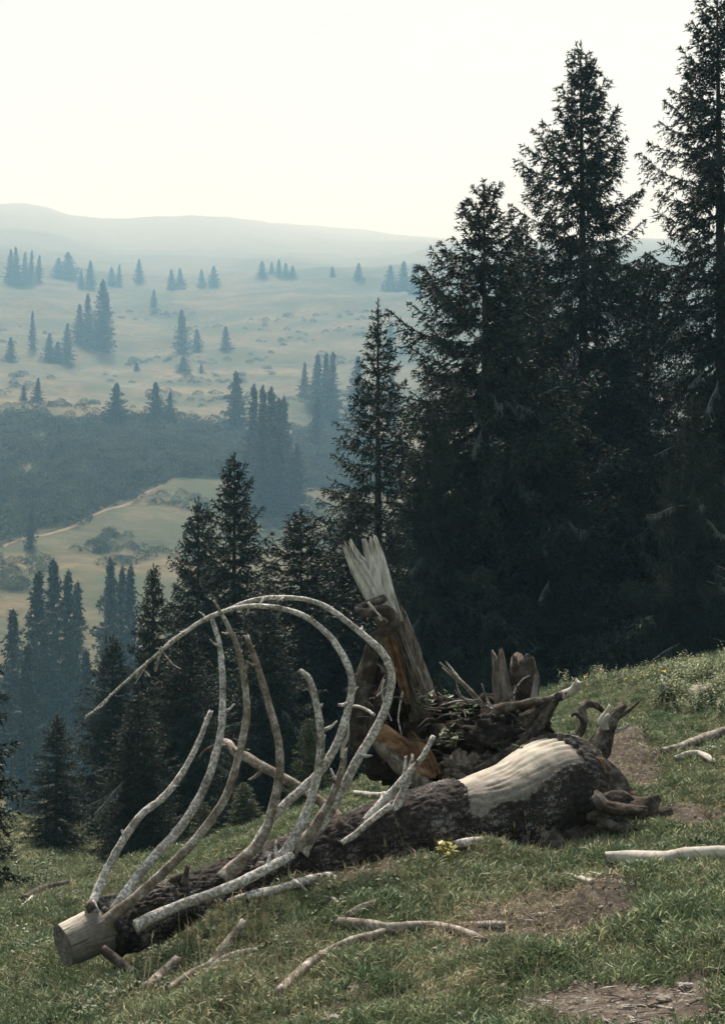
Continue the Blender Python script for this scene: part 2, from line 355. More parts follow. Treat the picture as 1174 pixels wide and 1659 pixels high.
# ------------------------------------------------------------------ terrain
# heights below the eye for view columns (photograph x) by distance
GR = {
 -900: [(.5,-1.6),(3,-1.9),(5,-2.2),(7,-2.5),(9,-2.8),(13,-3.4),(20,-5),(34,-8),(45,-10),(70,-15),(110,-20),(150,-22),(190,-18),(240,-8),(300,4),(380,24),(520,62),(750,118),(1050,210),(1300,290),(1900,480),(3100,560)],
 0:    [(.5,-1.6),(3,-1.78),(5,-1.95),(7,-2.08),(8.3,-2.2),(9,-2.3),(11,-2.5),(13,-2.75),(16,-3.35),(20,-4.0),(26,-4.6),(34,-5.2),(45,-7),(70,-13),(110,-20),(150,-23),(190,-20),(240,-8),(300,5),(340,13),(380,23),(450,45),(520,62),(620,85),(750,118),(900,162),(1050,212),(1300,288),(1600,385),(1900,508),(2300,560),(3100,600)],
 150:  [(.5,-1.6),(3,-1.72),(5,-1.86),(7,-1.96),(8.3,-2.06),(9,-2.15),(11,-2.35),(13,-2.6),(16,-3.2),(20,-4.0),(26,-4.8),(34,-5.5),(45,-7.5),(70,-14),(110,-21),(150,-24),(190,-21),(240,-9),(300,5),(340,14),(380,25),(450,46),(520,61),(620,83),(750,118),(900,160),(1050,208),(1300,282),(1600,372),(1900,500),(2300,555),(3100,600)],
 300:  [(.5,-1.6),(3,-1.66),(5,-1.75),(7,-1.84),(8.3,-1.92),(9,-2.0),(11,-2.18),(13,-2.45),(16,-3.05),(20,-3.9),(26,-4.9),(34,-5.8),(45,-8),(70,-15),(110,-22),(150,-25),(190,-22),(240,-10),(300,4),(340,14),(380,26),(450,46),(520,60),(620,82),(750,118),(900,160),(1050,205),(1300,278),(1600,365),(1900,500),(2300,550),(3100,600)],
 430:  [(.5,-1.6),(3,-1.62),(5,-1.66),(7,-1.71),(8.3,-1.77),(9,-1.83),(11,-1.95),(13,-2.13),(16,-2.7),(20,-3.5),(26,-4.6),(34,-5.7),(45,-8),(70,-15),(110,-22),(150,-25),(190,-22),(240,-12),(300,2),(340,11),(380,23),(450,43),(520,59),(620,83),(750,119),(900,162),(1050,210),(1300,285),(1600,374),(1900,485),(2200,570),(2500,600),(3100,630)],
 587:  [(.5,-1.6),(3,-1.57),(5,-1.56),(7,-1.61),(8.3,-1.63),(9,-1.65),(11,-1.69),(13,-1.80),(16,-2.25),(20,-3.0),(26,-4.2),(34,-5.4),(45,-7.5),(70,-15),(110,-22),(150,-24),(190,-22),(240,-14),(300,0),(340,9),(380,20),(450,40),(520,58),(620,84),(750,120),(900,165),(1050,215),(1300,290),(1600,370),(2000,498),(2400,612),(3000,660),(3100,660)],
 750:  [(.5,-1.6),(3,-1.53),(5,-1.50),(7,-1.55),(8.3,-1.58),(9,-1.60),(11,-1.61),(13,-1.65),(16,-1.78),(20,-2.05),(26,-2.8),(34,-4.0),(45,-6),(70,-12),(110,-20),(150,-23),(190,-20),(240,-13),(300,0),(380,20),(520,58),(750,120),(1050,215),(1300,290),(2000,490),(2500,600),(3100,640)],
 900:  [(.5,-1.6),(3,-1.5),(5,-1.45),(7,-1.50),(8.3,-1.53),(9,-1.54),(11,-1.53),(13,-1.50),(16,-1.46),(20,-1.48),(26,-1.75),(34,-2.5),(45,-4),(70,-10),(110,-18),(150,-20),(240,-12),(300,0),(380,20),(520,58),(750,120),(1050,215),(1300,290),(2000,480),(2500,590),(3100,640)],
 1174: [(.5,-1.6),(3,-1.45),(5,-1.36),(7,-1.39),(8.3,-1.40),(9,-1.40),(11,-1.34),(13,-1.27),(16,-1.18),(20,-1.16),(26,-1.25),(34,-1.9),(45,-3),(70,-8),(110,-14),(150,-16),(240,-8),(300,3),(380,22),(520,60),(750,122),(1050,215),(1300,290),(2000,480),(2500,580),(3100,640)],
 2200: [(.5,-1.6),(3,-1.2),(5,-0.9),(7,-0.7),(9,-0.5),(13,0.2),(20,1.2),(34,2),(45,2),(70,0),(110,-3),(150,-4),(240,2),(300,10),(380,26),(520,62),(750,122),(1300,290),(2000,480),(3100,640)],
}
LG = np.linspace(math.log(0.5), math.log(3100), 500)
TH = np.linspace(-0.75, 0.75, 601)
def _gauss(a, sig, axis):
    w = int(sig*3)+1; k = np.exp(-0.5*(np.arange(-w, w+1)/sig)**2); k /= k.sum()
    pad = [(0, 0), (0, 0)]; pad[axis] = (w, w); b = np.pad(a, pad, mode='edge')
    return np.apply_along_axis(lambda v: np.convolve(v, k, 'valid'), axis, b)
_cols = sorted(GR); _th = np.array([math.atan((c-CX)/FPX) for c in _cols])
_tab = np.array([np.interp(LG, np.log([d for d, z in GR[c]]), [z for d, z in GR[c]]) for c in _cols])
_tab = _gauss(_tab, 4.0, 1)
TAB = np.array([np.interp(TH, _th, _tab[:, k]) for k in range(len(LG))]).T
TAB = _gauss(TAB, 9.0, 0)
# the skyline's own ups and downs (photograph x, metres)
_cr = np.interp(TH, np.arctan((np.array([-200, -60, 0, 35, 75, 110, 165, 200, 245, 330, 370, 430, 520, 700])-CX)/FPX),
                [-8, -2, 6, 10, 6, 0, 0, 2, 8, 12, 12, 6, 4, 0])
TAB = TAB + _cr[:, None]*np.exp(-((np.exp(LG)-1900)/330)**2)[None]
BUMPS = []     # (x, y, radius x, radius y, height)
def H(x, y):
    x = np.asarray(x, float); y = np.asarray(y, float)
    r = np.hypot(x, y); th = np.arctan2(x, y)
    a = np.abs(th); w = sstep(1.2, 3.0, a)
    def look(t):
        ti = np.clip((t-TH[0])/(TH[1]-TH[0]), 0, len(TH)-1.001); li = np.clip((np.log(np.maximum(r, 0.5))-LG[0])/(LG[1]-LG[0]), 0, len(LG)-1.001)
        i = ti.astype(int); j = li.astype(int); u = ti-i; v = li-j
        return (TAB[i, j]*(1-u)+TAB[i+1, j]*u)*(1-v) + (TAB[i, j+1]*(1-u)+TAB[i+1, j+1]*u)*v
    z = look(th)*(1-w) + 0.5*(look(np.full_like(th, -0.75))+look(np.full_like(th, 0.75)))*w
    nf = 1-sstep(30, 60, r)
    z = z + nf*(0.065*fbm(xy3(x, y, 0.75), 3, 3) + 0.10*np.abs(vnoise(xy3(x, y, 0.33), 5)) + 0.030*np.abs(vnoise(xy3(x+3, y, 0.12), 6)) - 0.045)
    z = z + 0.20*sstep(14, 40, r)*fbm(xy3(x, y, 7.0), 3, 8) + 0.10*sstep(9, 15, r)*nf*fbm(xy3(x, y, 2.4), 3, 9)
    f = sstep(90, 260, r)
    z = z + f*0.8*fbm(xy3(x, y, 16.0), 3, 12)
    g = sstep(330, 620, r)*(1-0.6*sstep(1500, 1900, r))
    z = z + g*(6.0*fbm(xy3(x*0.8, y*1.3, 95.0), 3, 21) + 2.4*fbm(xy3(x*0.8, y*1.2, 34.0), 3, 23))
    for bx, by, rx, ry, h in BUMPS:
        z = z + h*np.exp(-((x-bx)/rx)**2-((y-by)/ry)**2)
    return z + EYE
def H0(x, y):
    r = np.hypot(x, y); t = np.arctan2(x, y)
    ti = np.clip((t-TH[0])/(TH[1]-TH[0]), 0, len(TH)-1.001); li = np.clip((np.log(np.maximum(r, 0.5))-LG[0])/(LG[1]-LG[0]), 0, len(LG)-1.001)
    i = ti.astype(int); j = li.astype(int); u = ti-i; v = li-j
    return EYE + (TAB[i, j]*(1-u)+TAB[i+1, j]*u)*(1-v) + (TAB[i, j+1]*(1-u)+TAB[i+1, j+1]*u)*v
def hit(px, py, dmin=3.0, dmax=3000.0):
    """where the sight line through a photograph pixel meets the ground (arrays allowed)"""
    px = np.atleast_1d(np.asarray(px, float)); py = np.atleast_1d(np.asarray(py, float))
    dirs = FWD[None] + ((px-CX)/FPX)[:, None]*RGT + ((CY-py)/FPX)[:, None]*UPV
    def march(ds, fn):
        Q = CAMP + dirs[:, None]*ds[..., None]; dz = Q[..., 2]-fn(Q[..., 0], Q[..., 1])
        neg = dz < 0; k = np.argmax(neg, 1); ok = neg.any(1) & (k > 0)
        k0 = np.maximum(k-1, 0); i = np.arange(len(k)); z0 = dz[i, k0]; z1 = dz[i, k]
        t = np.where(k > 0, z0/np.maximum(z0-z1, 1e-9), 0)
        return np.where(ok, ds[i, k0]+(ds[i, k]-ds[i, k0])*t, np.nan), neg[:, 0]
    n = 500; d0, _ = march(np.tile(np.exp(np.linspace(math.log(dmin), math.log(dmax), n)), (len(px), 1)), H0)
    dc = np.where(np.isnan(d0), dmin, d0)
    d1, under = march(dc[:, None]*np.exp(np.linspace(-0.14, 0.12, 44))[None], H)
    best = np.where(np.isnan(d1), d0, d1); best = np.where(np.isnan(d0), np.nan, np.minimum(best, dmax))
    out = CAMP + dirs*best[:, None]
    z = H(np.nan_to_num(out[:, 0]), np.nan_to_num(out[:, 1], nan=1.0)); out[:, 2] = np.where(np.isnan(best), np.nan, z)
    return out
def hit1(px, py, dmin=3.0, dmax=3000.0):
    q = hit([px], [py], dmin, dmax)[0]
    if np.isnan(q[0]): raise ValueError('no ground at %s %s' % (px, py))
    return q
def bump_at(px, py, rx, ry, h, dmin=3.0):
    q = hit1(px, py, dmin); BUMPS.append((q[0], q[1], rx, ry, h))
for a in ((1010, 1235, 0.30, 0.45, 0.26), (955, 1290, 0.25, 0.3, 0.10), (1010, 1470, 0.20, 0.28, 0.15), (690, 1440, 0.30, 0.30, 0.07), (860, 1500, 0.45, 0.35, -0.05),
          (1120, 1500, 0.35, 0.4, 0.07), (1140, 1120, 0.9, 1.1, 0.10), (610, 1430, 0.25, 0.25, 0.05), (880, 1350, 0.30, 0.25, 0.05), (850, 1590, 0.3, 0.25, 0.06), (360, 1620, 0.4, 0.2, 0.06)):
    bump_at(*a)
for px_, py_ in ((380, 1470), (455, 1448), (530, 1430), (605, 1412), (680, 1398), (755, 1385), (830, 1376)):
    q = P(px_, py_, 7.25+(px_-380)*0.0019); BUMPS.append((q[0], q[1], 0.22, 0.24, max(0.0, min(0.14, q[2]-float(H(q[0], q[1]))))))

SOIL = []
for px, py, rx, ry, k in ((840, 1478, 130, 30, 1.0), (740, 1515, 90, 20, 0.7), (690, 1575, 150, 26, 0.55), (1010, 1632, 170, 34, 0.95), (560, 1650, 170, 18, 0.7), (1000, 1445, 40, 22, 0.8),
                          (1125, 1330, 60, 22, 0.85), (1015, 1235, 55, 38, 1.0), (930, 1580, 60, 22, 0.7), (1060, 1405, 90, 16, 0.6), (640, 1610, 140, 24, 0.5),
                          (300, 1648, 130, 14, 0.35), (1120, 1210, 40, 14, 0.5), (820, 1240, 120, 60, 1.0), (700, 1330, 120, 30, 0.7), (300, 1520, 90, 20, 0.5), (550, 1425, 120, 18, 0.5)):
    q = hit1(px, py); d = q[1]; SOIL.append((q[0], q[1], rx/FPX*d, ry/FPX*d/0.19, k))
def soilmask(x, y):
    s = np.zeros_like(x)
    for bx, by, rx, ry, k in SOIL:
        s = np.maximum(s, k*np.exp(-(((x-bx)/rx)**2+((y-by)/ry)**2)**1.4*0.7))
    n = fbm(xy3(x, y, 0.5), 4, 31)*0.5 + 0.28*fbm(xy3(x, y, 0.13), 3, 37) + 0.14*fbm(xy3(x, y, 2.2), 3, 35)
    return np.clip((s + 0.62*n - 0.33)*2.4, 0, 1)*(1-sstep(15, 22, np.hypot(x, y)))

def build_ground():
    rr = [0.6]
    while rr[-1] < 3050:
        r = rr[-1]; k = 0.05 if r < 3.2 else (0.0055 if r < 17 else (0.012 if r < 60 else 0.02))
        rr.append(r*(1+k))
    rr = np.array(rr)
    ti = np.linspace(-0.40, 0.40, 330); o = np.linspace(0.40, math.pi, 46)[1:]
    th = np.concatenate([-o[::-1], ti, o[:-1]]); nt_, nr = len(th), len(rr)
    R, T = np.meshgrid(rr, th, indexing='ij'); X, Y = R*np.sin(T), R*np.cos(T)
    Z = H(X, Y)
    V = np.stack([X, Y, Z], -1).reshape(-1, 3); V = np.vstack([V, [[0, 0, float(H(0.0, 0.01))]]])
    i = np.arange(nr-1)[:, None]*nt_; j = np.arange(nt_)[None]; j2 = (j+1) % nt_
    q = np.stack([i+j, i+j2, i+nt_+j2, i+nt_+j], -1).reshape(-1, 4)
    F = np.vstack([q[:, [0, 2, 1]], q[:, [0, 3, 2]]])
    j = np.arange(nt_); F = np.vstack([F, np.stack([np.full(nt_, len(V)-1), (j+1) % nt_, j][::1], -1)[:, [0, 2, 1]]])
    x, y = V[:, 0], V[:, 1]; r = np.hypot(x, y)
    far = sstep(40, 130, r)
    scrub = np.clip((fbm(xy3(x, y*1.4, 38.0), 4, 41)-0.05)*2.2, 0, 1)*sstep(200, 260, r)*(1-sstep(1200, 1700, r))
    scrub = np.maximum(scrub, sstep(1250, 1500, r)*0.45)
    me = mesh_np('ground', V, F, True, [M_GROUND], attrs={'soil': soilmask(x, y), 'far': far, 'scrub': scrub})
    return tag(link('ground', me), kind='structure')
build_ground()

def ribbon(name, pxs, w, m, lift=0.15):
    q = hit([p[0] for p in pxs], [p[1] for p in pxs], 200); q = q[~np.isnan(q[:, 0])]
    C = catmull(q, 80); T = norm(np.gradient(C[:, :2], axis=0)); S = np.stack([-T[:, 1], T[:, 0]], -1)
    k = w*(1+0.35*vnoise(np.stack([np.arange(80)*0.3, np.zeros(80), np.zeros(80)], -1), 4))[:, None]
    rows = []
    for s in (-1, -0.33, 0.33, 1):
        xy = C[:, :2]+S*k*s; rows.append(np.column_stack([xy, H(xy[:, 0], xy[:, 1])+(lift if abs(s) < 0.9 else -0.05)]))
    V = np.stack(rows, 1).reshape(-1, 3); i = np.arange(79)[:, None]*4; j = np.arange(3)[None]
    F = np.stack([i+j, i+j+1, i+j+5, i+j+4], -1).reshape(-1, 4)
    return tag(link(name, mesh_np(name, V, F, True, [m])), kind='structure')
ribbon('path', [(4, 886), (26, 877), (64, 869), (89, 863), (123, 851), (143, 839), (174, 826), (204, 818), (238, 798), (262, 788)], 0.5, M_PATH, 0.25)

# ------------------------------------------------------------------ spruces
def needles(A, D, n_len, width, rs, spread=0.7):
    """one thin triangle per row: base point A, twig direction D"""
    k = len(A); rv = norm(rs.normal(size=(k, 3)))
    d = norm(D*0.75 + rv*spread); s = norm(np.cross(d, norm(rs.normal(size=(k, 3)))))
    L = (n_len*rs.uniform(0.7, 1.3, k))[:, None]; w = (width*rs.uniform(0.7, 1.25, k))[:, None]
    return np.stack([A-s*w*0.5, A+s*w*0.5, A+d*L], 1)
def branch_proto(L, rs, hang, nl=0.088, nw=0.031, step=0.020, tw=0.070, up=0.10):
    m = max(4, int(L/tw)*2)
    s = rs.uniform(0.06, 1.0, m)**0.85; side = np.where(np.arange(m) % 2, 1.0, -1.0)
    def axis(s): return np.stack([L*s, 0.04*L*np.sin(s*3), -0.13*L*np.sin(math.pi*np.minimum(s*1.05, 1))*hang+up*L*s**3], -1)
    A = axis(s)
    l = np.clip((0.36*L*(1-s)**0.75+0.07)*np.minimum(1, 0.35+s*3)*rs.uniform(0.6, 1.25, m), 0.06, 1.0)
    D = norm(np.stack([rs.uniform(0.45, 0.8, m), side*rs.uniform(0.45, 0.9, m), -hang*rs.uniform(0.1, 1.0, m)], -1))
    cnt = np.maximum(3, (l/step).astype(int)); idx = np.repeat(np.arange(m), cnt)
    t = rs.uniform(0, 1, len(idx)); sag = np.zeros((len(idx), 3)); sag[:, 2] = -hang*0.45*l[idx]*t*t
    B = A[idx] + D[idx]*(l[idx]*t)[:, None] + sag
    tan = D[idx].copy(); tan[:, 2] -= hang*0.8*t; tan = norm(tan)
    T1 = needles(B, tan, nl, nw, rs)
    k = int(L/step*1.6); s2 = rs.uniform(0.1, 1, k); A2 = axis(s2); d2 = norm(axis(s2+0.02)-A2)
    T2 = needles(A2, d2, nl, nw, rs)
    # woody axis
    s3 = np.linspace(0, 0.92, 7); A3 = axis(s3); w3 = 0.011*L**0.7*(1-s3*0.8)
    u = np.array([0, 1.0, 0]); q = []
    for a in range(6):
        q += [[A3[a]-u*w3[a], A3[a]+u*w3[a], A3[a+1]], [A3[a]+[0, 0, w3[a]], A3[a]-[0, 0, w3[a]], A3[a+1]]]
    return np.concatenate([T1, T2, np.array(q)])
LCL = [0.22, 0.42, 0.75, 1.2, 1.8, 2.6, 3.5]
def make_protos(seed, hang, **kw):
    rs = np.random.default_rng(seed)
    return [[branch_proto(L, rs, hang, **kw) for _ in range(3)] for L in LCL]
def crown(Ht, prof, protos, seed, h0=0.05, step=0.32, per=6, tilt=(48, 4, -22), irregular=0.25, inter=3):
    rs = np.random.default_rng(seed); rows = []
    h = Ht*h0
    while h < Ht*0.985:
        f = h/Ht; R = prof(f); st = step*(0.55+0.45*min(1, (1-f)*3))
        n = per if f < 0.93 else 4
        a0 = rs.uniform(0, 6.28)
        for k in range(n):
            rows.append((h+rs.uniform(-.06, .06), a0+k*6.283/n+rs.uniform(-.3, .3), R*rs.uniform(1-irregular*1.4, 1+irregular)))
        for k in range(inter if f < 0.95 else 0):
            rows.append((h+rs.uniform(0, st), rs.uniform(0, 6.28), R*rs.uniform(0.35, 0.85)))
        h += st
    rows = np.array(rows); out = []
    f = rows[:, 0]/Ht
    tl = np.interp(f, [0, 0.45, 0.8, 1.0], [tilt[2], (tilt[1]+tilt[2])/2, tilt[1]+8, tilt[0]]) + rs.normal(0, 7, len(f))
    tl = np.radians(tl); L = np.maximum(rows[:, 2], 0.12)
    cl = np.abs(np.log(L[:, None]/np.array(LCL)[None])).argmin(1); var = rs.integers(0, 3, len(L)); flip = rs.choice([-1.0, 1.0], len(L))
    for c in range(len(LCL)):
        for v in range(3):
            ii = np.where((cl == c) & (var == v))[0]
            if not len(ii): continue
            p = protos[c][v].reshape(-1, 3)
            sc = L[ii]/LCL[c]; ct, sn = np.cos(tl[ii]), np.sin(tl[ii]); ca, sa = np.cos(rows[ii, 1]), np.sin(rows[ii, 1])
            x = p[None, :, 0]*sc[:, None]; y = p[None, :, 1]*(sc*flip[ii])[:, None]; z = p[None, :, 2]*sc[:, None]
            X = x*ct[:, None]-z*sn[:, None]; Z = x*sn[:, None]+z*ct[:, None]
            out.append(np.stack([X*ca[:, None]-y*sa[:, None], X*sa[:, None]+y*ca[:, None], Z+rows[ii, 0][:, None]], -1).reshape(-1, 3, 3))
    # leader
    k = 60; a = np.stack([np.zeros(k), np.zeros(k), np.linspace(Ht*0.95, Ht, k)], -1)
    out.append(needles(a, np.tile([0, 0, 1.0], (k, 1)), 0.10*max(1, Ht/12), 0.028*max(1, Ht/12), rs, 0.8))
    return np.concatenate(out)
def dead_proto(L, seed):
    """a bare lichen-hung lower branch: thin bowed limb with hanging twigs"""
    rs = np.random.default_rng(seed)
    pts = np.array([[0, 0, 0], [0.35*L, 0.02*L, -0.10*L], [0.7*L, -0.03*L, -0.30*L], [L, 0.02*L, -0.36*L]])
    parts = [tube(pts, [0.022, 0.016, 0.010, 0.004], 5, 12, 0.1, seed=seed)]
    C = catmull(pts, 40)
    q = []
    for k in range(26):
        i = rs.integers(6, 40); a = C[i]; l = rs.uniform(0.12, 0.42)*L*0.5
        d = norm(np.array([rs.uniform(0, .5), rs.uniform(-.5, .5), -1.0])); b = a+d*l; s = np.array([0.006, 0.006, 0])
        q.append([a-s, a+s, b])
        for _ in range(9):
            t = rs.uniform(0.05, 1); c = a+(b-a)*t; e = c+np.array([rs.uniform(-.04, .06), rs.uniform(-.05, .05), -rs.uniform(0.04, 0.12)])
            w = norm(rs.normal(size=3))*0.011; q.append([c-w, c+w, e])
    parts.append(soup(np.array(q)))
    V, F = join(parts); return mesh_np('dead_branch', V, F, False, [M_DEAD])
DEADS = [dead_proto(L, 50+k) for k, L in enumerate((1.3, 1.7, 2.1, 1.5))]

PR_FINE = make_protos(1, 0.85)
PR_AIRY = make_protos(2, 0.6, tw=0.085, step=0.024)
PR_THIN = make_protos(5, 0.5, nl=0.10, nw=0.030, tw=0.10, step=0.034)
PR_SMALL = make_protos(3, 0.35, nl=0.065, nw=0.022, step=0.022, tw=0.06)
PR_FAR = make_protos(4, 0.6, nl=0.55, nw=0.26, step=0.24, tw=0.50, up=0.12)
def prof(R, p, top=0.0, base=0.75):
    def f(t):
        b = R*((1-t)**p)*(1-top) + R*top*(1-t)
        return b*(base+(1-base)*min(1, t/0.25)) + 0.10
    return f
def trunk_mesh(Ht, r):
    V, F = tube([(0, 0, -0.6), (0, 0, Ht*0.3), (0.02*r, 0, Ht*0.65), (0, 0, Ht*0.985)], [r*1.25, r*0.85, r*0.45, 0.012], 9, 26, 0.06, seed=3)
    return mesh_np('trunk', V, F, True, [M_TRUNK])
KINDS = {}
def kind(key, Ht, R, p, protos, seed, m=None, **kw):
    b = kw.pop('base', 0.75); V, F = soup(crown(Ht, prof(R, p, base=b), protos, seed, **kw))
    KINDS[key] = dict(H=Ht, crown=mesh_np('crown', V, F, False, [m or M_NEEDLE]), trunk=trunk_mesh(Ht, 0.011*Ht+0.03), tris=len(F))
kind('tallA', 15.0, 2.95, 0.72, PR_FINE, 21, step=0.40, per=6, irregular=0.36, inter=5)
kind('tallB', 15.5, 3.2, 0.74, PR_FINE, 22, step=0.42, per=6, irregular=0.36, inter=4)
kind('bushy', 12.0, 3.9, 0.80, PR_FINE, 23, step=0.36, per=6, irregular=0.34, inter=3)
kind('airy', 11.7, 4.0, 1.15, PR_THIN, 24, step=0.40, per=8, inter=3, irregular=0.2, tilt=(40, 6, -20))
kind('young', 9.0, 2.5, 0.80, PR_AIRY, 25, step=0.30, per=7, inter=4, irregular=0.26)
kind('sapling', 4.0, 1.05, 0.9, PR_SMALL, 26, step=0.16, per=7, inter=3, irregular=0.2, m=M_NEEDLE_Y)
kind('farA', 26.0, 4.2, 0.95, PR_FAR, 31, step=0.85, per=7, inter=4, h0=0.01, irregular=0.45)
kind('farB', 26.0, 3.4, 0.95, PR_FAR, 32, step=0.85, per=7, inter=4, h0=0.01, irregular=0.45)
kind('farD', 26.0, 3.8, 1.25, PR_FAR, 34, step=0.85, per=7, inter=4, h0=0.01, irregular=0.45)
kind('farC', 26.0, 5.6, 0.88, PR_FAR, 33, step=0.80, per=8, inter=4, h0=0.01, irregular=0.45)
KINDS['darkling'] = dict(KINDS['sapling'], crown=KINDS['sapling']['crown'].copy()); KINDS['darkling']['crown'].materials[0] = M_NEEDLE
print('tree tris', {k: v['tris'] for k, v in KINDS.items()})

TREES = []
def spruce(k, px, top, d, label, group=None, wide=1.0, rot=0.0, dead=0, lean=0.0, name='spruce_tree'):
    q = P(px, top, d); x, y = q[0], q[1]; zb = float(H(x, y))-0.05; Ht = q[2]-zb
    K = KINDS[k]; s = Ht/K['H']
    t = thing(name, label, 'tree', (x, y, zb), group)
    for nm in ('trunk', 'crown'):
        o = link(nm, K[nm], t); o.scale = (s*wide, s*wide, s) if nm == 'crown' else (s, s, s); o.rotation_euler = (0, lean, rot)
    rs = np.random.default_rng(int(px*7+top*3+d))
    for j in range(dead):
        o = link('dead_branch', DEADS[j % 4], t); f = rs.uniform(0.08, 0.62); az = -math.pi/2 + rs.uniform(-1.25, 1.25)
        o.location = (0.6*math.cos(az)*s*wide*2.0*(1-f), 0.6*math.sin(az)*s*wide*2.0*(1-f), f*Ht); o.rotation_euler = (0, rs.uniform(-0.15, 0.25), az)
        g = rs.uniform(0.6, 1.1)*(1-f*0.5); o.scale = (g, g, g)
    TREES.append(t); return t
G1 = 'dark spruces of the near stand'
spruce('tallA', 940, 72, 34, 'tall ragged spruce with a clear pointed crown above the dark stand', G1, 1.12, 0.4, 12)
spruce('tallB', 1160, -38, 31, 'tallest spruce, cut off by the right edge of the picture', G1, 1.12, 1.9, 14)
spruce('bushy', 783, 292, 30, 'broad bushy spruce left of the tall ragged one', G1, 1.16, 0.0, 14)
spruce('bushy', 845, 360, 36, 'spruce half hidden between the broad bushy one and the tall ragged one', G1, 0.85, 2.2, 4)
spruce('airy', 612, 484, 33, 'slender spruce with open tiered top against the misty meadow', G1, 0.98, 1.0, 6)
spruce('tallB', 1045, 420, 40, 'spruce standing behind the gap between the two tallest trees', G1, 0.95, 4.0, 3)
spruce('bushy', 1000, 560, 33, 'wide dark spruce in the shade between the two tallest trees', G1, 0.95, 3.0, 8)
spruce('bushy', 700, 640, 28, 'low wide spruce in front of the broad bushy one, behind the broken snag', G1, 0.85, 5.0, 7)
spruce('bushy', 1120, 640, 27, 'low wide spruce with sweeping skirts above the grassy rise at right', G1, 0.85, 1.3, 8)
spruce('bushy', 890, 640, 29, 'low wide spruce in the darkest part of the stand above the roots', G1, 0.85, 2.7, 8)
spruce('young', 488, 826, 30, 'short bushy spruce at the foot of the slender tiered one', G1, 1.5, 0.3, 2)
spruce('bushy', 575, 800, 31, 'low spruce right behind the splintered top of the snag', G1, 0.9, 2.3, 2)
spruce('young', 380, 735, 34, 'young spruce with long bare leader above the arching branches', G1, 0.86, 0.0, 3)
spruce('young', 322, 806, 35, 'young spruce just left of the one with the long leader', G1, 0.82, 2.0, 2)
spruce('young', 249, 914, 33, 'thin topped young spruce left of the taller pair', G1, 0.72, 4.0, 2)
spruce('young', 184, 1028, 30, 'small spruce below the tip of the drooping branch', G1, 1.1, 1.1, 2)
spruce('young', 300, 1010, 25, 'dark low spruce behind the leftmost rib-like branches', G1, 1.3, 3.1, 3)
spruce('young', 425, 960, 27, 'dark low spruce framed inside the big arching branches', G1, 1.35, 5.1, 3)
spruce('young', 225, 1120, 22, 'low dense spruce on the grassy edge behind the sawn log end', G1, 1.35, 2.8, 1)
spruce('darkling', 93, 1160, 26, 'little pointed spruce at far left beside the grassy slope', G1, 1.25, 0.5)
spruce('darkling', -78, 900, 15, 'spruce beyond the left edge reaching dark branch tips into view', G1, 0.95, 1.5)
spruce('darkling', -45, 1215, 22, 'low dark spruce at the lower left edge of the picture', G1, 1.5, 2.5)
spruce('sapling', 395, 1268, 16.5, 'small bluish spruce sapling on the grass behind the log', G1, 1.9, 2.5)
spruce('sapling', 500, 1165, 15.5, 'light green spruce sapling behind the arching branches', G1, 1.2, 0.9)
spruce('sapling', 330, 1300, 19, 'knee-high spruce sapling at the dark wood edge', G1, 1.7, 1.2)

G2 = 'blue hazy spruces below the meadow'
for k, px, top, d, w, lb in (('farA', 62, 922, 165, 1.0, 'hazy blue spruce, leftmost pointed top of the group below the meadow'),
    ('farA', 88, 904, 170, 1.0, 'hazy blue spruce, tallest pointed top of the left group'), ('farB', 111, 922, 172, 1.0, 'hazy blue spruce just right of the tallest of the left group'),
    ('farB', 126, 940, 176, 1.0, 'hazy blue spruce, right end of the left group'), ('farA', 22, 985, 160, 1.1, 'hazy blue spruce near the left edge, lower than its group'),
    ('farC', 180, 902, 185, 0.72, 'broad topped hazy blue spruce beside the thin young spruce'), ('farB', 199, 915, 190, 0.9, 'hazy blue spruce, middle of the three behind the thin young spruce'),
    ('farB', 212, 914, 188, 1.0, 'hazy blue spruce, rightmost of the three behind the thin young spruce'), ('farA', 45, 1040, 140, 1.0, 'lower hazy blue spruce in front of the left group'),
    ('farA', 140, 1050, 145, 1.0, 'hazy blue spruce filling the gap below the two blue groups')):
    spruce(k, px, top, d, lb, G2, w, px*0.37)

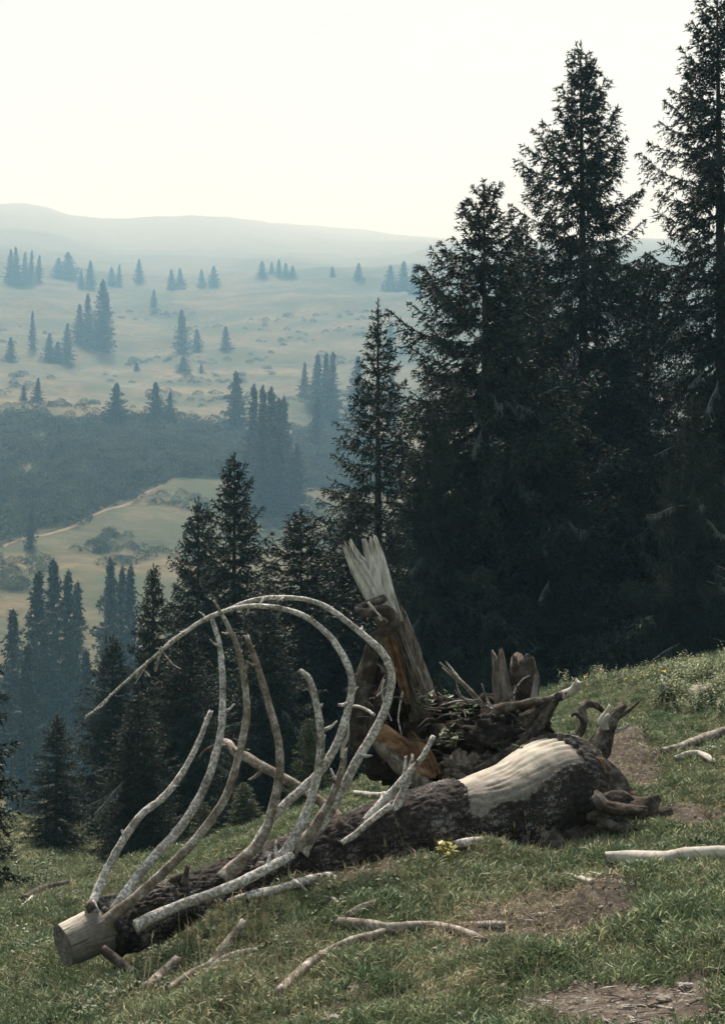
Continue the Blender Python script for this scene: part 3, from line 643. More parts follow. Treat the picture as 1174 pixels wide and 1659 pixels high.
G3 = 'misty spruces scattered over the far slope'
def far(k, px, top, base, w, label, dmin=230):
    """far spruce whose foot stands on the ground seen at photograph pixel (px, base); w its width in photograph pixels"""
    q = hit1(px, base, dmin); d = (q-CAMP)@FWD
    Ht = (base-top)/FPX*d; K = KINDS[k]; s = Ht/K['H']; t = thing('spruce_tree', label, 'tree', (q[0], q[1], q[2]-0.3), G3)
    R0 = {'farA': 4.2, 'farB': 3.4, 'farC': 5.6, 'farD': 3.8}[k]; sx = (w*0.5/FPX*d)/R0*(1.6 if k == 'farD' else 1.35)
    for nm in ('trunk', 'crown'):
        o = link(nm, K[nm], t); o.scale = (sx, sx*(0.85+0.3*((px*7) % 10)/10), s); o.rotation_euler = (math.radians(((px*13) % 7)-3)*0.8, math.radians(((px*29) % 7)-3)*0.8, px*0.91)
for a in (
 ('farC', 187, 617, 694, 42, 'lone broad conical spruce above the alder scrub'),
 ('farC', 254, 616, 690, 32, 'taller spruce of the pair standing above the alder scrub'),
 ('farC', 273, 632, 692, 26, 'shorter right spruce of the pair above the alder scrub'),
 ('farA', 61, 610, 651, 17, 'small pointed spruce near the left edge of the pale meadow'),
 ('farA', 39, 621, 649, 14, 'lowest spruce left of the small pointed one on the pale meadow'),
 ('farC', 384, 599, 706, 44, 'big rounded misty spruce left of the dense cluster'),
 ('farD', 409, 617, 790, 44, 'misty cluster spruce, first thin top right of the big rounded one'),
 ('farD', 423, 619, 800, 46, 'misty cluster spruce, second thin top right of the big rounded one'),
 ('farD', 437, 622, 805, 46, 'misty cluster spruce, third thin top right of the big rounded one'),
 ('farD', 447, 640, 800, 42, 'misty cluster spruce, low top between the two rightmost ones'),
 ('farD', 458, 637, 800, 42, 'misty cluster spruce, rightmost thin top of the dense cluster'),
 ('farA', 425, 690, 835, 50, 'misty spruce filling the left foot of the dense cluster'),
 ('farA', 452, 700, 840, 50, 'misty spruce filling the right foot of the dense cluster'),
 ('farA', 478, 715, 830, 40, 'low misty spruce at the right foot of the dense cluster'),
 ('farD', 492, 584, 645, 20, 'thin misty spruce standing apart left of the three tall ones'),
 ('farD', 514, 571, 660, 34, 'misty spruce, left of the three tall ones beside the slender tree'),
 ('farD', 528, 567, 680, 30, 'misty spruce, middle of the three tall ones beside the slender tree'),
 ('farD', 537, 567, 690, 30, 'misty spruce, right of the three tall ones beside the slender tree'),
 ('farA', 510, 640, 730, 34, 'misty spruce below the three tall ones'),
 ('farA', 575, 575, 690, 44, 'wide misty spruce half hidden by the slender near tree'),
 ('farB', 634, 592, 690, 22, 'misty spruce showing right of the slender near tree'),
 ('farB', 631, 518, 565, 14, 'small pale spruce just right of the slender tree top'),
 ('farA', 296, 499, 572, 29, 'solitary tall spruce in the middle of the misty slope'),
 ('farA', 319, 532, 566, 19, 'small spruce at the right foot of the solitary tall one'),
 ('farA', 366, 527, 566, 20, 'small spruce apart to the right of the solitary tall one'),
 ('farB', 249, 467, 497, 12, 'tiny thin spruce alone high on the misty slope'),
 ('farC', 165, 450, 568, 36, 'tallest of the misty spruce clump at upper left'),
 ('farB', 143, 473, 560, 26, 'second tallest spruce of the upper left clump'),
 ('farB', 128, 490, 556, 24, 'lowest left spruce of the upper left clump'),
 ('farB', 174, 470, 540, 16, 'slim spruce against the right side of the upper left clump'),
 ('farA', 79, 537, 588, 24, 'left spruce of the dim low trio below the upper left clump'),
 ('farA', 93, 552, 588, 22, 'middle short spruce of the dim low trio below the upper left clump'),
 ('farA', 109, 522, 588, 24, 'right tallest spruce of the dim low trio below the upper left clump'),
 ('farB', 53, 502, 565, 14, 'thin dim spruce left of the upper left clump'),
 ('farA', 18, 545, 585, 20, 'dim spruce touching the left edge below the fog'),
 ('farA', 146, 420, 467, 19, 'fog-pale spruce, tallest near the meadow rim'),
 ('farB', 131, 435, 467, 11, 'fog-pale narrow spruce beside the tallest on the rim'),
 ('farA', 181, 431, 463, 16, 'fog-pale spruce, left of a faint pair on the rim'),
 ('farB', 193, 427, 463, 11, 'fog-pale spruce, right of a faint pair on the rim'),
 ('farA', 226, 418, 458, 18, 'fog-pale spruce standing alone right of the faint pair'),
 ('farC', 112, 407, 450, 30, 'fog-pale broad spruce on the left rim'),
 ('farA', 95, 416, 450, 20, 'fog-pale spruce left of the broad one on the rim'),
 ('farA', 16, 402, 458, 20, 'fog-pale spruce at the left edge, first of the dense row'),
 ('farA', 28, 398, 460, 18, 'fog-pale spruce, second in the dense row from the left edge'),
 ('farA', 40, 407, 460, 18, 'fog-pale spruce, third in the dense row from the left edge'),
 ('farB', 50, 404, 458, 14, 'fog-pale spruce, fourth in the dense row from the left edge'),
 ('farB', 62, 412, 456, 14, 'fog-pale spruce, right end of the dense row at the left edge'),
 ('farC', 279, 435, 470, 16, 'fog-pale spruce, left of the rounded mid slope clump'),
 ('farC', 293, 433, 469, 16, 'fog-pale spruce, right of the rounded mid slope clump'),
 ('farA', 327, 435, 466, 13, 'fog-pale spruce, left of the second mid slope clump'),
 ('farC', 346, 429, 465, 20, 'fog-pale spruce, right and larger of the second mid slope clump'),
 ('farA', 425, 422, 448, 17, 'fog-pale spruce at the left end of the knoll row'),
 ('farA', 440, 424, 446, 13, 'fog-pale spruce, second in the knoll row'),
 ('farA', 452, 420, 447, 13, 'fog-pale spruce, tallest in the knoll row'),
 ('farA', 463, 425, 448, 13, 'fog-pale spruce, fourth in the knoll row'),
 ('farA', 474, 430, 449, 13, 'fog-pale spruce at the right end of the knoll row'),
 ('farA', 539, 430, 450, 11, 'very faint small spruce alone right of the knoll'),
 ('farA', 580, 425, 452, 16, 'very faint spruce above the slender tree top, left of the foggy wood'),
 ('farC', 632, 428, 470, 24, 'very faint spruce at the left of the foggy wood by the stand'),
 ('farC', 652, 421, 472, 26, 'very faint spruce at the top of the foggy wood by the stand'),
 ('farC', 672, 426, 474, 24, 'very faint spruce at the right of the foggy wood by the stand'),
 ('farB', 48, 818, 888, 20, 'dark columnar spruce among the scrub at the left end of the path'),
 ('farB', 222, 586, 600, 10, 'tiny dark spruce bush on the pale meadow'),
 ('farC', 297, 576, 600, 20, 'low round spruce bush on the knoll below the solitary tree'),
 ('farC', 326, 588, 602, 9, 'tiny spruce bush right of the round one on the knoll'),
):
    try: far(*a)
    except ValueError as e: print('skip', a, e)

# ------------------------------------------------------------------ scrub on the far slopes
def shrub_protos(n, tri, seed):
    rs = np.random.default_rng(seed); out = []
    for _ in range(n):
        u = norm(rs.normal(size=(tri, 3))); u[:, 2] = np.abs(u[:, 2])
        k = 1+0.35*fbm(u*1.7+rs.uniform(0, 50), 3, 5)
        A = u*k[:, None]*rs.uniform(0.6, 1.05, tri)[:, None]*np.array([1, 1, 0.85])
        s = norm(np.cross(u, rs.normal(size=(tri, 3))))*0.13; t = norm(np.cross(s, u)+0.5*u+0.4*rs.normal(size=(tri, 3)))*0.26
        A = u*(k*rs.uniform(0.70, 1.04, tri))[:, None]*np.array([1, 1, 0.85])
        out.append(np.stack([A-s*0.55, A+s*0.55, A+t*0.6], 1))
    return out
SHP = shrub_protos(6, 230, 77)
def scatter_shrubs(name, pts, size, label, m):
    rs = np.random.default_rng(5); out = []
    for k in range(6):
        ii = np.arange(k, len(pts), 6)
        p = SHP[k].reshape(-1, 3); a = rs.uniform(0, 6.28, len(ii)); s = rs.uniform(size[0], size[1], len(ii))
        x = p[None, :, 0]*np.cos(a)[:, None]-p[None, :, 1]*np.sin(a)[:, None]; y = p[None, :, 0]*np.sin(a)[:, None]+p[None, :, 1]*np.cos(a)[:, None]
        out.append((np.stack([x, y, np.broadcast_to(p[None, :, 2], x.shape)], -1)*s[:, None, None] + pts[ii][:, None]).reshape(-1, 3, 3))
    V, F = soup(np.concatenate(out)); o = link(name, mesh_np(name, V, F, False, [m])); tag(o, label, 'shrubs', kind='stuff'); return o
rs = np.random.default_rng(9)
N = 2200; px = rs.uniform(-90, 640, N); top = np.interp(px, [-90, 0, 60, 150, 250, 330, 420, 640], [690, 690, 692, 705, 694, 700, 715, 720])
low = np.interp(px, [-90, 0, 26, 64, 123, 174, 238, 262, 330, 480, 640], [884, 882, 870, 862, 845, 820, 793, 780, 770, 790, 800])
py = top + (low-top)*rs.uniform(0, 1, N); k = rs.uniform(0, 1, N) < 0.16; py = np.where(k, top-26*rs.uniform(0, 1, N)**2+4, py)
q = hit(px, py, 230); q = q[~np.isnan(q[:, 0])]
scatter_shrubs('alder_scrub', q, (1.6, 4.2), 'dense grey green alder scrub covering the slope above the worn path', M_ALDER)
N = 1500; px = rs.uniform(-60, 660, N); py = rs.uniform(505, 690, N); q = hit(px, py, 400); q = q[~np.isnan(q[:, 0])]
q = q[fbm(xy3(q[:, 0], q[:, 1]*1.3, 38.0), 4, 61) > 0.20]
scatter_shrubs('heath_scrub', q, (0.9, 2.6), 'low patchy heath scrub dotting the pale terraces', M_ALDER)
N = 1100; px = rs.uniform(-60, 560, N); py = rs.uniform(800, 1010, N); q = hit(px, py, 190); q = q[~np.isnan(q[:, 0])]
q = q[fbm(xy3(q[:, 0], q[:, 1], 26.0), 4, 63) > 0.12]
scatter_shrubs('meadow_scrub', q, (0.8, 2.0), 'low scrub scattered over the brown meadow below the worn path', M_ALDER)
N = 260; px = rs.uniform(-60, 60, N); py = rs.uniform(1110, 1220, N); q = hit(px, py, 60); q = q[~np.isnan(q[:, 0])]
scatter_shrubs('valley_bushes', q, (1.0, 2.4), 'bluish bushes at the left edge in the valley bottom', M_ALDER)

# ------------------------------------------------------------------ the fallen tree
LOG_D = lambda px: 7.2 + (px-105)/850.0*1.6
log_c = [(103, 1531, 37), (130, 1520, 39), (160, 1507, 41), (230, 1487, 42), (330, 1452, 41), (430, 1414, 41), (520, 1380, 43), (600, 1358, 50), (700, 1336, 62), (770, 1322, 68), (825, 1310, 76), (855, 1299, 83), (880, 1290, 88), (905, 1284, 89), (930, 1281, 85), (950, 1281, 68), (962, 1282, 28)]
fallen = thing('fallen_tree', 'long dead fallen spruce trunk with rib-like bent branches and upturned roots', 'fallen tree', P(520, 1420, LOG_D(520)))
NS, NA = 420, 170
kc = catmull([P(a, b, LOG_D(a)) for a, b, r in log_c], 1200); kr = catmull([(r/FPX*LOG_D(a), a, 0) for a, b, r in log_c], 1200)
seg = np.concatenate([[0], np.cumsum(np.linalg.norm(np.diff(kc, axis=0), axis=1))]); LLEN = seg[-1]
sl = np.linspace(0, LLEN, NS); LC = np.stack([np.interp(sl, seg, kc[:, k]) for k in range(3)], -1); LR = np.interp(sl, seg, kr[:, 0]); LPX = np.interp(sl, seg, kr[:, 1])
LT = norm(np.gradient(LC, axis=0)); LU = norm(np.array([0, 0, 1.0]) - LT*LT[:, 2:3]); LK = np.cross(LT, LU)
if LK[0, 1] > 0: LK = -LK
PHI = np.linspace(-math.pi, math.pi, NA, endpoint=False)
DIR = np.cos(PHI)[None, :, None]*LU[:, None] + np.sin(PHI)[None, :, None]*LK[:, None]      # phi 0 = top, +90 degrees = side towards the photographer
S_, A_ = np.meshgrid(sl, PHI, indexing='ij'); PXg = LPX[:, None]+0*A_
Rg = LR[:, None]*(1+0.035*fbm(np.stack([S_*1.6, np.cos(A_)*0.9, np.sin(A_)*0.9], -1), 3, 71))
# root flare: the trunk's upper back side lifts towards the root plate
Rg = Rg*(1+0.05*np.exp(-((PXg-905)/45)**2)*np.clip(np.cos(A_+0.5), 0, 1))
base3 = LC[:, None]+DIR*Rg[..., None]
jag = fbm(base3/0.11, 4, 73)*0.5
deg = np.degrees(A_)
front = np.interp(PXg, [690, 750, 800, 860, 900, 921, 935], [84, 77, 70, 60, 50, 40, 20])
peel = sstep(-12, 12, (PXg-(742+0.10*deg-0.22*np.clip(deg-20, 0, 90)) + jag*34)) * sstep(-10, 10, (906+0.30*np.clip(deg, -30, 60)-PXg)+jag*26) * sstep(-8, 8, front-deg+jag*22) * sstep(-12, 12, deg+62+jag*20)
cutp = sstep(-9, 9, (158+0.14*np.abs(deg)-PXg)+jag*26)
PEEL = np.maximum(peel, cutp)
ph = A_ + 0.10*vnoise(np.stack([S_*2.2, A_*0.5, 0*A_], -1), 3)
crack = 0.45*np.clip((fbm(np.stack([S_*2.6, A_*13, 0*A_], -1), 3, 77)-0.55)*4, 0, 1)
for a0, w0, lo, hi in ((-0.12, 0.030, 790, 930), (0.12, 0.034, 800, 925), (0.30, 0.028, 820, 925), (0.47, 0.034, 810, 920), (-0.33, 0.025, 760, 930), (0.75, 0.012, 760, 880), (0.9, 0.02, 95, 150), (0.25, 0.012, 95, 160)):
    crack = np.maximum(crack, np.exp(-((ph-a0)/w0)**2)*sstep(lo-20, lo+20, PXg)*(1-sstep(hi-15, hi+15, PXg))*np.clip(0.65+0.6*vnoise(np.stack([S_*7, A_*3, 0*A_], -1), 9), 0, 1))
wood = base3 - DIR*(0.014 + 0.018*crack + 0.002*fbm(np.stack([S_*3, A_*26, 0*A_], -1), 3, 79) + 0.010*fbm(base3/0.16, 3, 95))[..., None]
flank_grey = np.clip(sstep(-6, 40, deg-np.interp(PXg, [700, 900], [-6, 12])+jag*44)*sstep(300, 400, PXg) + 0.95*sstep(-15, 55, deg+jag*60)*(PXg < 300), 0, 1)*0.85  # bare wood turns darker grey from the top round to the near side
f1, f2 = worley(np.stack([S_/0.085+0.6*jag, (A_*LR[:, None])/0.036+0.6*jag, Rg*3], -1), 5)
plate = sstep(0.03, 0.30, f2-f1)
knots = np.exp(-((PXg-190)/28)**2)*0.035*np.clip(0.4+fbm(base3/0.07, 3, 91), 0, 1.4)
bark_h = (0.004 + 0.013*plate*(0.6+0.4*fbm(base3/0.05, 3, 83)) + 0.006*fbm(base3/0.02, 2, 85) + knots)
isb = PEEL < 0.5
rad_off = np.where(isb, bark_h, -0.030)
bark = base3 + DIR*rad_off[..., None]
gi = np.arange(NS-1)[:, None]*NA; gj = np.arange(NA)[None]; gj2 = (gj+1) % NA
gq = np.stack([gi+gj, gi+gj2, gi+NA+gj2, gi+NA+gj], -1).reshape(-1, 4)
keep = isb.ravel()[gq].any(1)
if True:
    o = link('trunk', mesh_np('trunk', local(fallen, wood.reshape(-1, 3)), gq, True, [M_BARE], attrs={'grain': crack.ravel(), 'flank_grey': flank_grey.ravel()}), fallen)
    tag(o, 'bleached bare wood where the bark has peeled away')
    used = np.unique(gq[keep]); remap = np.full(NS*NA, -1); remap[used] = np.arange(len(used))
    o = link('bark', mesh_np('bark', local(fallen, bark.reshape(-1, 3)[used]), remap[gq[keep]], True, [M_BARK], attrs={'plate': (plate*isb).ravel()[used]}), fallen)
    tag(o, 'dark flaky bark left on the trunk')
# sawn end
c0 = LC[0]; rings = 7; cv = [c0 - LT[0]*0.004]; cf = []
for k in range(1, rings+1):
    for j in range(NA):
        rr_ = Rg[0, j]*0.965*k/rings
        cv.append(c0 + DIR[0, j]*rr_ - LT[0]*(0.004+0.004*vnoise(np.array([math.cos(PHI[j])*k, math.sin(PHI[j])*k, 2.0]), 4)))
for j in range(NA):
    cf.append((0, 1+(j+1) % NA, 1+j))
for k in range(rings-1):
    for j in range(NA):
        a = 1+k*NA+j; b = 1+k*NA+(j+1) % NA; cf += [(a, b, b+NA), (a, b+NA, a+NA)]
eo = empty('tmp', c0); 
o = link('cut_face', mesh_np('cut_face', np.array(cv)-c0, np.array(cf), False, [M_CUT]), fallen); o.location = tuple(c0-np.array(fallen.location))
bpy.data.objects.remove(eo)

def limb(parent, name, pts, rads, m, d0=None, d1=None, seed=1, ragged=0.6, seg=9, rough=0.12, label=None, wob=0.0, furrow=0.0):
    """branch through photograph pixels with depth running from d0 to d1; radii in photograph pixels"""
    n = len(pts); P3 = []
    for k, p in enumerate(pts):
        d = p[2] if len(p) > 2 else d0 + (d1-d0)*k/(n-1)
        P3.append(P(p[0], p[1], d))
    dm = np.mean([(q-CAMP)@FWD for q in P3])
    if m in (M_BRANCH, M_BRANCH2) and n > 5:
        wob = 0.011; rads = [rads[0]*1.5, rads[1]*1.12] + list(rads[2:]); furrow = 0.05
    V, F = tube(P3, np.array(rads)*(0.78 if m in (M_BRANCH, M_BRANCH2) else 1.0)/FPX*dm, seg, None, rough, wob, seed, ragged, furrow=furrow)
    if m in (M_BRANCH, M_BRANCH2) and n > 4:
        r3 = np.random.default_rng(seed+900); C = catmull(P3, 60); parts = [(V, F)]
        for _ in range(n//2):
            i = r3.integers(8, 58); r0 = np.interp(i/59, np.linspace(0, 1, n), rads)/FPX*dm*0.86; tg = norm(C[i]-C[i-1]); sd = norm(np.cross(tg, r3.normal(size=3)))
            l0 = r0*r3.choice([1.25, 1.5, 2.2, 4.0]); a0 = C[i]
            parts.append(tube([a0, a0+sd*l0*0.6+tg*l0*0.2, a0+sd*l0+tg*l0*0.5], [r0*0.55, r0*0.38, r0*0.18], 6, 6, 0.15, seed=seed+i))
        V, F = join(parts)
    off = np.array(parent.location) if parent is not None else 0
    if parent is not None and parent.parent is not None: off = off + np.array(parent.parent.location)
    o = link(name, mesh_np(name, V-off, F, True, [m]), parent)
    if label: o['label'] = label
    return o
D = LOG_D
limb(fallen, 'branch', [(149,1478),(152,1462),(163,1430),(190,1375),(225,1320),(262,1290),(293,1255),(320,1205),(341,1154)], [10,9,8.5,8.5,8,7.5,7,6,5], M_BRANCH, 7.25, 7.75, 1)
limb(fallen, 'branch', [(186,1478),(215,1432),(252,1388),(286,1350),(324,1290),(345,1239),(358,1184),(362,1120),(361,1080),(355,1047),(342,1005)], [9,9,9,9.5,9,8.5,8,7,6.5,6,5], M_BRANCH, 7.25, 7.9, 2)
limb(fallen, 'branch', [(170,1494),(200,1470),(230,1444),(294,1384),(337,1333),(367,1286),(386,1227),(400,1160),(400,1110),(394,1080),(381,1042),(361,1001),(346,974)], [10,10,10,9.5,9,8.5,8,7.5,7,6.5,6,4.5,2.5], M_BRANCH2, 7.12, 7.3, 3)
limb(fallen, 'branch', [(362,1424),(396,1390),(422,1359),(439,1312),(450,1262),(450,1215),(442,1175),(427,1119),(412,1068),(399,1029)], [12,12,11,9.5,9,8.5,8,7.5,7,4.5], M_BRANCH2, 7.5, 7.6, 4, 1.2)
b5 = limb(fallen, 'branch', [(415,1375),(425,1352),(446,1318),(486,1280),(520,1246),(547,1200),(562,1155),(570,1109),(560,1068),(534,1027),(499,1000),(458,986),(412,982),(371,989),(330,1004),(294,1027),(258,1055),(228,1083),(192,1116),(161,1144),(138,1164)], [10,9,9,9,9,8.5,8,7.5,7,6.5,6,5.5,5,4.8,4.4,4,3.6,3.2,2.8,2.3,1.6], M_BRANCH, 7.6, 8.0, 5, 0.3, label='long bleached branch bowed over in a great arch')
b6 = limb(fallen, 'branch', [(488,1380),(500,1362),(524,1333),(550,1287),(578,1232),(606,1185),(628,1140),(636,1093),(621,1058),(596,1032),(560,1004),(524,983),(488,972),(437,967),(396,973),(356,991),(315,1012),(272,1040),(256,1062),(251,1086)], [11,10,9.5,9.5,9.5,9,8.5,8,7.5,7,6,5.5,5,4.8,4.4,4,3.7,3.3,2.8,2.0], M_BRANCH, 7.75, 7.95, 6, 0.5, label='outer bowed branch of the great arch')
limb(fallen, 'branch', [(452,1394),(462,1380),(488,1339),(509,1287),(520,1236),(522,1185),(516,1144),(505,1105),(491,1090)], [11,11,10,9,8.5,8,7.5,7.5,6], M_BRANCH, 7.55, 7.55, 7, 1.8)
b8 = limb(fallen, 'branch', [(476,1372),(500,1352),(520,1320),(536,1290),(552,1247),(556,1218)], [10,10,9,8,7.5,5.5], M_BRANCH2, 7.62, 7.72, 8, 1.6)
limb(b8, 'twig', [(554,1228),(556,1210),(563,1192),(564,1168)], [3.6,3.2,2.8,1.6], M_PALE, 7.7, 7.7, 9, 0.3, 6, label='pale bare twig')
limb(fallen, 'branch', [(553,1366),(575,1352),(600,1330),(633,1304)], [6,7,7,6.5], M_BRANCH, 7.85, 7.9, 10)
b9 = limb(fallen, 'branch', [(580,1352),(600,1322),(626,1290),(652,1261),(682,1228),(700,1194)], [10,9.5,8.5,7.5,6.5,5], M_BRANCH, 8.0, 8.15, 11, 1.0)
limb(fallen, 'branch', [(632,1330),(645,1300),(658,1270),(664,1246),(668,1224)], [11,10,7.5,5,3], M_BRANCH, 8.1, 8.15, 12, 1.8)
limb(fallen, 'branch', [(650,1275),(655,1252),(657,1226)], [6,4.5,2.4], M_BRANCH, 8.1, 8.12, 13, 1.4)
b10 = limb(fallen, 'branch', [(566,1348),(540,1318),(509,1293),(468,1267),(427,1241),(400,1224),(381,1217),(370,1206),(357,1202)], [10,10,9.5,9.5,10,10.5,10,8,6], M_BRANCH2, 8.15, 8.7, 14, 0.8, label='straight branch sloping back behind the log')
limb(b10, 'twig', [(374,1208),(352,1208),(334,1216),(322,1228)], [5,4,3.2,2], M_ROOT, 8.65, 8.6, 15)
limb(fallen, 'branch', [(218,1502),(250,1486),(298,1465),(367,1440),(422,1414),(455,1396),(474,1382)], [10,11,11,11,10.5,10,9], M_BRANCH, 7.05, 7.35, 16, 0.8, label='branch lying along the near flank of the log')
limb(fallen, 'branch_stub', [(168,1538),(182,1550),(212,1572),(240,1589)], [8,8,7,6], M_ROOT, 7.1, 7.0, 17, 0.8)
limb(fallen, 'branch_stub', [(297,1432),(301,1418),(304,1404)], [8,5,3.5], M_ROOT, 7.5, 7.52, 18, 1.2)
limb(fallen, 'branch_stub', [(270,1440),(284,1424),(300,1417)], [9,8,3], M_ROOT, 7.5, 7.52, 19, 1.2)
limb(fallen, 'branch_stub', [(540,1358),(548,1340),(552,1330)], [10,8,5], M_ROOT, 7.95, 7.95, 20, 1.2)
limb(fallen, 'branch_stub', [(150,1475),(146,1466),(143,1462)], [9,8,6], M_ROOT, 7.2, 7.2, 20, 0.8)
# fine twigs near the tip of the arch
for pts, s in (([(262,1052),(268,1062),(280,1076),(293,1084)], 1), ([(262,1048),(256,1066),(250,1082),(252,1088)], 2), ([(240,1072),(234,1084),(226,1096),(219,1108)], 3), ([(234,1078),(226,1088),(221,1098)], 4), ([(228,1082),(238,1090),(243,1097)], 5), ([(180,1124),(170,1140),(152,1153)], 6), ([(150,1154),(145,1157),(139,1160)], 7)):
    limb(b5, 'twig', pts, [2.2, 1.9, 1.5, 1.0][:len(pts)], M_BRANCH, 7.9, 7.92, 30+s, 0.2, 5)
limb(b5, 'twig', [(566,1138),(556,1142),(548,1142)], [5,4,3], M_BRANCH, 7.72, 7.7, 41)
limb(b6, 'twig', [(622,1100),(618,1118),(622,1140),(634,1168)], [2.5,2.2,2,1.4], M_BRANCH, 7.85, 7.83, 42, 0.2, 5)
limb(b6, 'twig', [(606,1158),(590,1148),(575,1144),(560,1147)], [4,3.5,3,2.5], M_BRANCH, 7.9, 8.1, 43, 0.2, 6)
limb(b6, 'twig', [(610,1128),(625,1112),(628,1096)], [1.8,1.5,1.0], M_BRANCH, 7.85, 7.8, 44, 0.2, 5)

# roots
def rt(pts, rads, d0, d1, seed, m=None, label=None, name='root', seg=10, ragged=1.0, rough=0.28):
    big = max(rads) > 10
    return limb(fallen, name, pts, rads, m or M_ROOT, d0, d1, seed, ragged, 22 if big else seg, rough, label, 0.0, 0.22 if big else 0.10)
rt([(850,1168),(868,1152),(897,1132),(918,1124)], [12,8,7.5,7], 9.0, 8.8, 51)
rt([(912,1126),(925,1120),(933,1112),(936,1106)], [7.5,7,7,6.5], 8.8, 8.75, 52, M_PALE, 'bleached cream root end pointing right', rough=0.1)
rt([(858,1196),(872,1176),(885,1154),(899,1132)], [11,9,8,6], 8.95, 8.85, 53)
rt([(800,1152),(822,1146),(845,1142),(870,1136),(900,1130)], [9,8,7,6,5], 9.0, 8.85, 54)
rt([(930,1200),(944,1172),(942,1150),(950,1140),(964,1142),(976,1152)], [8,7,7,6.5,6,4], 8.9, 9.1, 55)
rt([(944,1170),(938,1160),(930,1156),(926,1160)], [4,3.5,3,2], 8.9, 8.9, 56)
rt([(948,1232),(966,1216),(980,1192),(984,1174),(994,1160),(1010,1143)], [22,18,15,12,9,5], 8.85, 8.9, 57)
rt([(972,1176),(974,1164),(981,1154),(987,1143)], [5,4.5,3.5,2.5], 8.8, 8.78, 58, M_PALE, 'pale splinter root')
rt([(980,1182),(979,1168),(985,1158)], [6,5,3], 8.8, 8.75, 59, M_PALE)
rt([(994,1166),(1010,1157),(1024,1146),(1036,1136)], [3.5,3,2.4,1.4], 8.9, 8.9, 60)
rt([(985,1190),(1004,1182),(1020,1174)], [4,3.4,2.2], 8.9, 8.85, 61, M_BRANCH)
rt([(944,1225),(970,1250),(992,1272),(1012,1290),(1024,1300)], [24,20,17,15,13], 8.8, 8.6, 62)
rt([(1018,1288),(1023,1296),(1028,1302)], [10,10,8], 8.55, 8.53, 63, M_ROT, 'orange torn root end')
rt([(972,1228),(975,1244),(980,1262)], [4,5,3], 8.55, 8.52, 64, M_ROT, 'orange streak of torn wood on a root')
rt([(925,1300),(958,1322),(1000,1328),(1035,1325),(1058,1322)], [46,38,29,26,24], 8.6, 8.35, 65, M_ROOT, 'thick broken root butt resting on the grass', seg=18, rough=0.32, ragged=0.8)
rt([(975,1305),(990,1296),(1005,1294),(1016,1300)], [10,13,12,8], 8.35, 8.3, 66)
rt([(960,1290),(984,1308),(1012,1312),(1044,1312)], [11,10,9,6], 8.3, 8.15, 67)
rt([(968,1332),(1000,1340),(1040,1342)], [9,9,6], 8.25, 8.15, 68)
rt([(900,1330),(915,1352),(925,1372)], [28,24,16], 8.5, 8.4, 69)
rt([(860,1345),(905,1352),(950,1350),(995,1344)], [40,40,32,18], 8.6, 8.4, 75)
rt([(880,1362),(900,1378),(915,1392)], [26,22,12], 8.35, 8.25, 76)
rt([(985,1252),(988,1270),(984,1290),(976,1302)], [4,4,3.5,3], 8.45, 8.4, 70)
rt([(770,1250),(810,1226),(838,1208),(862,1190)], [7,7,7,6], 8.85, 8.95, 71)
rt([(690,1200),(720,1205),(760,1196),(800,1172)], [5,5,6,8], 9.1, 9.2, 72)
# root plate: clods of soil and rotten wood behind the trunk
def clod(px, py, d, rx, ry, rz, seed, m=M_RSOIL, amp=0.5, label=None):
    V, F = lump(P(px, py, d), (rx/FPX*d, rz, ry/FPX*d), seed, amp*1.15, 5, 2.3)
    V = V + norm(V-P(px, py, d))*(0.030*fbm(V/0.05, 4, seed, 0.6))[:, None]
    o = link('root_clod', mesh_np('root_clod', local(fallen, V), F, True, [m]), fallen)
    if label: o['label'] = label
clod(800, 1215, 9.3, 85, 55, 0.25, 1)
clod(730, 1230, 9.4, 80, 52, 0.28, 2)
clod(660, 1245, 9.5, 55, 48, 0.22, 3)
clod(690, 1165, 9.6, 60, 42, 0.22, 4)
clod(770, 1168, 9.6, 80, 36, 0.25, 5)
clod(835, 1165, 9.35, 45, 36, 0.2, 6)
clod(745, 1247, 9.0, 34, 26, 0.12, 7, M_SNAG, 0.4, 'grey brown lump of weathered wood')
clod(800, 1198, 9.05, 40, 30, 0.12, 8, M_BARK, 0.5)
clod(785, 1245, 8.98, 32, 22, 0.10, 9, M_ROOT, 0.5)
clod(818, 1160, 9.1, 22, 14, 0.08, 10, M_ROOT, 0.6)
clod(848, 1195, 9.05, 20, 26, 0.10, 12, M_SNAG, 0.4)
clod(620, 1140, 9.6, 45, 50, 0.2, 13)
r2 = np.random.default_rng(8); parts = []
for k in range(90):
    px_, py_ = r2.uniform(590, 880), r2.uniform(1120, 1260); d_ = r2.uniform(8.95, 9.25); a_ = r2.uniform(0, 6.28); l_ = r2.uniform(14, 46)
    pts = [P(px_, py_, d_), P(px_+l_*0.5*math.cos(a_)+r2.normal(0, 5), py_+l_*0.4*math.sin(a_)+r2.normal(0, 4)-3, d_-0.08), P(px_+l_*math.cos(a_), py_+l_*0.7*math.sin(a_), d_-0.05-r2.uniform(0, .1))]
    w_ = r2.uniform(0.7, 2.0)/FPX*9; parts.append(tube(pts, [w_, w_*0.8, w_*0.4], 5, 7, 0.1, seed=k))
V, F = join(parts); o = tag(link('rootlets', mesh_np('rootlets', local(fallen, V), F, True, [M_ROOT]), fallen), kind='stuff')

